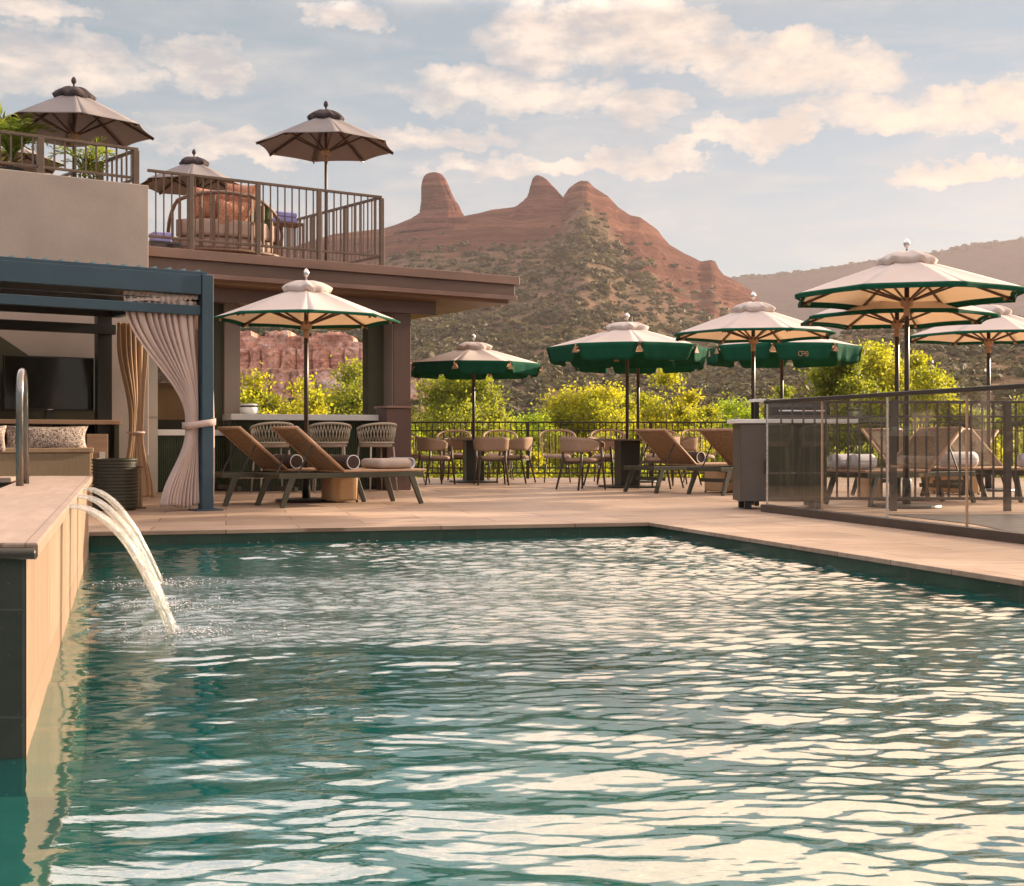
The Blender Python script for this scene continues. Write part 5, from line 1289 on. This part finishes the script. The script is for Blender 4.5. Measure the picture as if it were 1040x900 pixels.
# cliff band behind the bar
def cliff_extra(px, d, t, z):
    top = np.interp(px, [60,240,300,345,365,385,410,440,470], [20.5,20.5,20.2,19.8,19.0,18.2,15.5,11.0,7.0])
    bot = 7.6+0*px
    jag = 5.5*fbm(px/16, d*0, 4, 9)+2.2*fbm(px/5.0, d*0+3, 3, 12)+ 2.0*np.sign(fbm(px/11, d*0+7, 2, 14))
    mid = (bot+top)/2+1.2*fbm(px/20,d*0,2,5)
    fr = 238+jag*.15; st2_ = 3.2+1.5*fbm(px/9,d*0,3,44)
    s1 = np.clip((d-fr)/1.6,0,1); s2_ = np.clip((d-fr-st2_)/1.4,0,1)
    zz = -3+ (bot+3)*np.clip((d-180)/48,0,1)**1.2 + (mid-bot)*s1+(top-mid)*s2_+ np.clip((d-242)/90,0,1)*(8.0)*np.clip((460-px)/120,0,1)
    zz += .5*fbm(px/4,d/5,4,3)+ .8*fbm(px/14,d/14,3,8)*(d > 240)
    return zz
def cliff_rock(px, t, x, d, n):
    return np.clip(1.15*((d > 226) & (d < 243))*1.0+.15+.0*px, 0, 1)*np.clip((455-px)/30,0,1)
dsc = np.concatenate([np.linspace(180,225,30), np.linspace(225.5,246,110), np.linspace(248,340,45)])
cliff, CD = height_sheet('cliff', 40, 470, 430, dsc, [(0,400),(500,400)], 340, [(0,430),(500,430)], 'cliff_rock', 'banded pink and red rock cliff seen under the terrace', 0, 6, cliff_rock, extra=cliff_extra, drop=0)
def hsh(a, s): q = np.sin(a*127.1+s*311.7)*43758.5453; return q-np.floor(q)
pxs = np.linspace(200, 462, 620); vv = np.linspace(0, 1, 130); PXc, VV = np.meshgrid(pxs, vv)
topz = np.interp(PXc, [200,300,345,365,385,410,440,462],[20.3,20.1,19.7,18.9,18.0,15.3,11.0,7.6])+.5*fbm(PXc/7,PXc*0,3,60)+.5*np.sign(fbm(PXc/13,PXc*0+4,2,61))
botz = 6.0+0*PXc; zz = botz+(topz-botz)*VV
def blocks(wd_, seed):
    q = PXc/wd_+.35*fbm(PXc/17,zz/6,2,seed)+seed*3.3; c = np.floor(q); fq = q-c
    return hsh(c,seed), np.minimum(fq,1-fq)
h1, g1 = blocks(25., 3); h2, g2 = blocks(12.0, 5); h3, g3 = blocks(7.5, 8); h4, g4 = blocks(17., 11)
mid1 = 13.2+.7*fbm(PXc/16,PXc*0,2,63); mid2 = 17.3+.4*fbm(PXc/10,PXc*0,2,64)
dsp = np.where(zz < mid1, 3.4*h1+1.2*h2+2.3, np.where(zz < mid2, 2.4*h4+1.0*h3+1.0, .9*h2+.5*h3))
dsp -= 2.2*np.exp(-g1/.06)*(zz < mid1)+1.6*np.exp(-g4/.07)*((zz >= mid1)&(zz < mid2))
dsp += .8*fbm(PXc/20,zz/5,3,71)
dsp += .9*fbm(PXc/9,zz/2.2,4,66)+.25*fbm(PXc/3.2,zz/.7,3,67)+(topz-zz)*.10
cx3 = (PXc-520)/F*234; cf = np.stack([cx3, 235.5-dsp, zz], -1).reshape(-1,3); nr, nc = PXc.shape
i, j = np.meshgrid(np.arange(nr-1), np.arange(nc-1), indexing='ij')
cap3 = np.stack([cx3[-1], np.full(nc, 243.0), topz[-1]-.1], -1); cfv = np.vstack([cf, cap3]); base_ = (nr-1)*nc
cff = np.vstack([np.stack([i*nc+j, i*nc+j+1, (i+1)*nc+j+1, (i+1)*nc+j], -1).reshape(-1,4), np.stack([base_+np.arange(nc-1), base_+np.arange(1,nc), nr*nc+np.arange(1,nc), nr*nc+np.arange(nc-1)],-1)])
tag(np_mesh('cliff', cfv, cff, 'cliff_face', smooth=True, attr=np.ones(len(cfv)), attrname='rock'), 'blocky face of pink, red and pale banded cliff rock', kind='structure')
# right hand ridge
rsil = [(640,412),(700,392),(760,366),(800,352),(850,341),(900,334),(960,332),(1040,327),(1200,310),(1500,290)]
ridge, RD = height_sheet('ridge', 620, 1450, 420, np.concatenate([np.linspace(150,430,150),[440,460,520,640]]), rsil, 430, [(600,432),(1500,432)], 'ridge_soil', 'brown scrub covered ridge on the right', 5, 21, lambda px,t,x,d,n: np.clip(.25+.45*np.sin(t*9+n*3)*(px>900),0,1)*np.clip(t*3,0,1), prof=lambda t: t**.85, drop=.8, frq=2.2)
fsil = [(600,300),(700,288),(735,283.5),(760,280),(800,278),(830,273.5),(870,268),(900,264),(920,259),(950,256),(985,249.5),(1040,242.5),(1150,236),(1400,250),(1900,280)]
far, FD = height_sheet('far_slope', 560, 1900, 420, np.concatenate([np.linspace(1300,2300,60),[2340,2450,2700]]), fsil, 2300, [(0,430),(2000,420)], 'far_slope', 'distant wooded mesa fading in the haze', 26, 41, lambda px,t,x,d,n: .1+0*px, prof=lambda t: t**.9, drop=.8, frq=.35)
lsil = [(-1200,300),(-400,262),(-100,255),(60,258),(200,268)]
np_l, LD = height_sheet('far_slope', -1200, 160, 160, np.concatenate([np.linspace(500,1250,50),[1300,1500]]), lsil, 1250, [(-2000,430),(2000,430)], 'far_slope', 'distant hill behind the building on the left', 14, 51, lambda px,t,x,d,n: .2+0*px, prof=lambda t: t**.9, drop=.8, frq=.6)

# scattered scrub: small ragged clumps, one object per slope
def clump_proto(seed, n=30):
    r2 = np.random.RandomState(seed); th = r2.rand(n)*6.28; ph = np.arccos(r2.uniform(-.25,1,n)); rr = r2.uniform(.45,1.0,n)
    c = np.stack([np.cos(th)*np.sin(ph)*rr, np.sin(th)*np.sin(ph)*rr, np.cos(ph)*rr], 1)
    nr3 = c+.5*r2.normal(size=(n,3)); nr3 /= np.linalg.norm(nr3,axis=1,keepdims=True); q = r2.normal(size=(n,3)); a = np.cross(nr3,q); a /= np.linalg.norm(a,axis=1,keepdims=True); b = np.cross(nr3,a)
    s = r2.uniform(.28,.52,(n,1)); v = np.stack([c-a*s, c-b*s*.8, c+a*s, c+b*s*.8],1).reshape(-1,3); return v
CP = [clump_proto(k) for k in range(6)]; IV = CP[0]; IF = np.arange(len(IV)).reshape(-1,4)
def scatter(name, data, n, rfun, mat, label, seed, dens, flat=.75, zrng=None):
    r2 = np.random.RandomState(seed); x, d, z, rock, t = data; vs, fs, tn = [], [], []; nr, nc = x.shape; k = 0; tries = 0; off = 0
    while k < n and tries < n*30:
        tries += 1; a = r2.rand()*(nr-2); b = r2.rand()*(nc-2); i, j = int(a), int(b)
        if r2.rand() > dens(x[i,j]/d[i,j]*F+520, t[i,j], rock[i,j], x[i,j], d[i,j]): continue
        u, w_ = a-i, b-j; P0 = (1-u)*((1-w_)*np.array([x[i,j],d[i,j],z[i,j]])+w_*np.array([x[i,j+1],d[i,j+1],z[i,j+1]]))+u*((1-w_)*np.array([x[i+1,j],d[i+1,j],z[i+1,j]])+w_*np.array([x[i+1,j+1],d[i+1,j+1],z[i+1,j+1]]))
        s = rfun(r2, d[i,j]); sc_ = np.array([s*r2.uniform(.8,1.4), s*r2.uniform(.8,1.4), s*flat*r2.uniform(.8,1.2)])
        ro = r2.rand()*6.28; ic_ = CP[r2.randint(6)]; cc_, ss_ = math.cos(ro), math.sin(ro); iv = np.stack([ic_[:,0]*cc_-ic_[:,1]*ss_, ic_[:,0]*ss_+ic_[:,1]*cc_, ic_[:,2]],1); v = iv*sc_+P0+np.array([0,0,s*flat*.3]); vs.append(v); fs.append(IF+off); off += len(IV); tn.append(np.repeat(np.clip(r2.rand()*.7+.3*r2.rand(len(IF)),0,1),4)); k += 1
    return tag(np_mesh(name, np.vstack(vs), np.vstack(fs), mat, attr=np.concatenate(tn), attrname='tone'), label, kind='stuff')
patch = lambda x, d, s: vnoise(np.array([x/s]), np.array([d/s]), 5)[0]
scatter('hillside_scrub', HD, 7500, lambda r, d: r.uniform(.8,2.2)*(.6+d/1000)*(1.6 if r.rand() < .10 else 1), 'leaf_scrub', 'olive scrub covering the slopes of the red hill', 1,
        lambda px,t,rk,x,d: (0 if t > .97 or px < 240 or px > 900 else max(.03,(1-rk*1.4))*(.22+1.1*max(0,patch(x,d,55)+.25*patch(x,d,16)))))
scatter('hillside_scrub', RD, 1900, lambda r, d: r.uniform(.9,2.0)*(.6+d/600), 'leaf_scrub', 'olive scrub on the brown right hand ridge', 2, lambda px,t,rk,x,d: 0 if px > 1120 else .12+.9*max(0,patch(x,d,40)+.05))
scatter('cliff_scrub', CD, 420, lambda r, d: r.uniform(.6,1.5), 'leaf_juniper', 'dark junipers above and below the pink cliff', 3, lambda px,t,rk,x,d: 0 if (226 < d < 242) or px > 460 or px < 180 else .8)
scatter('far_woods', FD, 1100, lambda r, d: r.uniform(2.2,5), 'leaf_juniper', 'dark pines along the rim of the distant mesa', 4, lambda px,t,rk,x,d: 0 if px > 1100 or px < 700 or t < .95 else 1)
# valley junipers
gd = (GX, GY, gz, np.zeros_like(GX), np.zeros_like(GX))
VX, VY = np.meshgrid(np.linspace(-70,190,80), np.linspace(75,250,80)); VZ = -4.2+np.clip((VY-110)/140,0,1)*9
scatter('valley_scrub', (VX,VY,VZ,0*VX,0*VX), 1300, lambda r, d: r.uniform(.8,1.9)*(1.5 if r.rand() < .2 else 1), 'leaf_juniper', 'dark grey green junipers filling the valley', 6, lambda px,t,rk,x,d: 0 if px < 200 or px > 1120 else .6+.5*patch(x,d,14), .9)

# ------------------------------------------------------------------ trees
def tree(loc, w_, h_, base_h, nclump, leaves, lsz, mat, label, seed, group='sunlit trees beyond the fence', cat='tree', name='broadleaf_tree', trunk=True, low=.0):
    r2 = np.random.RandomState(seed); rr = random.Random(seed); root = empty(name, loc, rr.random()*6, label, cat, group)
    cs_ = []
    while len(cs_) < nclump:
        p = r2.uniform(-1,1,3); q = math.sqrt(p[0]**2+p[1]**2+(p[2] if p[2] > 0 else p[2]*.9)**2)
        if q > 1 or q < .25+.5*r2.rand(): continue
        cs_.append([p[0]*w_/2*(1+.1*r2.normal()), p[1]*w_/2*(1+.1*r2.normal()), base_h+(h_-base_h)*(.5+.5*p[2])+ .1*r2.normal()])
    cs_ = np.array(cs_); tone_c = r2.rand(nclump)
    if trunk:
        tk = MB(); b0_ = Vector((0,0,-.3)); top = Vector((rr.uniform(-.2,.2), rr.uniform(-.2,.2), base_h+(h_-base_h)*.45))
        tk.tube([b0_, b0_*.0+Vector((.05,.03,base_h*.5)), top], [.05*h_*.5, .035*h_*.5, .012*h_], 8)
        for c in cs_[::max(1, nclump//12)]:
            c = Vector(c); s0 = Vector((0,0,0)).lerp(top, rr.uniform(.45,.95)); mid = s0.lerp(c, .5)+Vector((0,0,.1))
            tk.tube([s0, mid, c], [.016*h_*.5, .010*h_*.5, .004*h_*.5], 5)
        tk.build('trunk', 'bark', root, smooth=True)
    leaves = int(leaves*2.6); lsz *= .80; nclump_ = nclump
    per = leaves//nclump; sig = (w_*(h_-base_h))**.5*.060
    C_ = (cs_[:,None,:]+r2.normal(size=(nclump,per,3))*sig*np.array([1.15,1.15,.8])*r2.uniform(.6,1.35,(nclump,1,1))).reshape(-1,3)
    C_[:,2] = np.maximum(C_[:,2], .15+.05*r2.rand(len(C_))*h_)
    v, f = leaf_tris(C_, r2.normal(size=C_.shape)+np.array([0,0,-.3]), r2.uniform(.7,1.3,len(C_))*lsz, r2, .62)
    tn = np.clip(np.repeat(tone_c,per)*.6+.4*r2.rand(len(C_)),0,1)
    np_mesh('crown', v, f, mat, root, attr=np.repeat(tn,4), attrname='tone')
ZG = -4.2
def T(px, d, wpx, ytop, mat, nc, nl, label, seed, lsz=.15, low=.25, grp='sunlit trees beyond the fence', zg=ZG):
    h_ = Z(ytop,d)-zg; tree((X(px,d),d,zg), wpx*d/F, h_, h_*low, nc, nl, lsz, mat, label, seed, grp)
T(253, 36, 46, 386, 'leaf_yellow', 28, 3200, 'narrow yellow tree just right of the left bar column', 1)
T(297, 40, 78, 388, 'leaf_yellow', 42, 5200, 'yellow tree left of the pole of the bar parasol', 2)
T(354, 44, 78, 374, 'leaf_green', 55, 9000, 'rounded green tree between the pole and the square bar column', 3)
T(325, 33, 64, 408, 'leaf_yellow', 34, 4200, 'low yellow tree directly over the bar top', 4)
T(385, 34, 40, 412, 'leaf_yellow', 24, 2800, 'low yellow tree hidden partly by the square bar column', 5)
T(463, 50, 120, 381, 'leaf_green', 62, 10500, 'wide olive green tree behind the left dining table', 6, .17)
T(425, 46, 40, 414, 'leaf_bright', 22, 3000, 'small bright green tree beside the plinth', 7)
T(540, 56, 62, 407, 'leaf_bright', 34, 4200, 'small bright green tree between the two bigger tree groups', 8)
T(598, 46, 92, 390, 'leaf_yellow', 56, 8500, 'broad yellow tree left of the double umbrella poles', 9)
T(640, 48, 50, 392, 'leaf_yellow', 34, 4000, 'yellow tree right behind the double umbrella poles', 10)
T(676, 44, 76, 378, 'leaf_yellow', 52, 7800, 'tall yellow tree right of the double umbrella poles', 11)
T(716, 52, 50, 404, 'leaf_yellow', 30, 3600, 'low yellow tree fading into bright green ones', 12)
T(748, 58, 72, 408, 'leaf_bright', 36, 4800, 'bright lime green tree above the grey cabinet', 13)
T(800, 48, 60, 392, 'leaf_green', 30, 4200, 'green tree behind the monogram parasol pole', 14)
T(851, 40, 92, 356, 'leaf_green', 58, 9500, 'large green tree left of the twin right poles', 15)
T(884, 43, 74, 342, 'leaf_yellow', 50, 7800, 'tallest yellow green tree below the largest parasol', 16)
T(934, 40, 76, 360, 'leaf_yellow', 50, 7600, 'yellow green tree right of the twin right poles', 17)
T(985, 40, 60, 408, 'leaf_green', 34, 4600, 'low green tree behind the far right fence', 18)
T(1035, 42, 70, 402, 'leaf_green', 36, 5000, 'low green tree at the right photo edge', 19)
# hedge of low bushes right behind the fence
kb_ = 0
for px in range(400, 1090, 30):
    d = 29+ (kb_*37 % 5)*.8; m3 = ('leaf_yellow','leaf_green','leaf_yellow','leaf_bright','leaf_green')[kb_ % 5]
    h_ = Z(436+ (kb_*53 % 23), d)-ZG
    tree((X(px,d),d,ZG), 52*d/F, h_, h_*.30, 26, 2800, .10, m3, 'low bush number in the row behind the fence', 100+kb_, 'bushes right behind the metal fence', 'bush', 'bush', trunk=True)
    kb_ += 1
for k_, px in enumerate(range(236, 400, 26)):
    d = 28+k_%3; h_ = Z(424+(k_*31 % 14), d)-ZG
    tree((X(px,d),d,ZG), 48*d/F, h_, h_*.3, 24, 2400, .10, ('leaf_yellow','leaf_bright')[k_%2], '', 200+k_, 'bushes behind the bar', 'bush', 'bush', trunk=True)
names = {}
for o in [q for q in COL.objects if q.get('category') == 'bush']:
    px = o.location.x/o.location.y*F+520; g = o['group']
    names.setdefault(g, []).append((px, o))
land = [(252,'the left bar column'),(276,'the left bar stool'),(308,'the left parasol pole'),(335,'the middle bar stool'),(382,'the right bar stool'),(405,'the plinth'),(441,'the left chair of the left table'),(481,'the left table pole'),(524,'the right chair of the left table'),(566,'the free standing rope chair'),(592,'the left chair of the right table'),(637,'the double poles'),(652,'the lounger back'),(690,'the far chair of the right table'),(725,'the half hidden lounger'),(765,'the grey cabinet'),(794,'the monogram parasol pole'),(835,'the barbecue hood'),(870,'the two rolled towels'),(915,'the twin right poles'),(960,'the lounger facing the pool'),(1004,'the far right parasol pole'),(1040,'the right photo edge')]
seen_l = {}
for g in names:
    for px, o in sorted(names[g], key=lambda q: q[0]):
        lm = min(land, key=lambda q: abs(q[0]-px)); side = 'left of' if px < lm[0]-6 else 'right of' if px > lm[0]+6 else 'straight behind'
        cl2 = {'leaf_yellow':'yellow','leaf_green':'green','leaf_bright':'lime green'}[[c for c in o.children if c.name.startswith('crown')][0].data.materials[0].name]
        lb = '%s bush seen %s %s' % (cl2, side, lm[1])
        while lb in seen_l: lb = lb.replace('bush seen', 'lower bush seen') if 'lower' not in lb else lb.replace('lower bush', 'even lower bush')
        seen_l[lb] = 1; o['label'] = lb

# ------------------------------------------------------------------ haze
hz_ = MB(); hz_.box(-3000,3600,-2900,2990,-6.2,520)
m, nt, N, L = nodes_of('haze')
pv = N.new('ShaderNodeVolumePrincipled'); pv.inputs['Color'].default_value = (.65,.58,.60,1); pv.inputs['Density'].default_value = .00017; pv.inputs['Anisotropy'].default_value = .2
o_ = N.new('ShaderNodeOutputMaterial'); L.new(pv.outputs[0], o_.inputs['Volume']); MAT['haze'] = m
tag(hz_.build('haze', 'haze'), 'thin warm evening haze', kind='stuff')
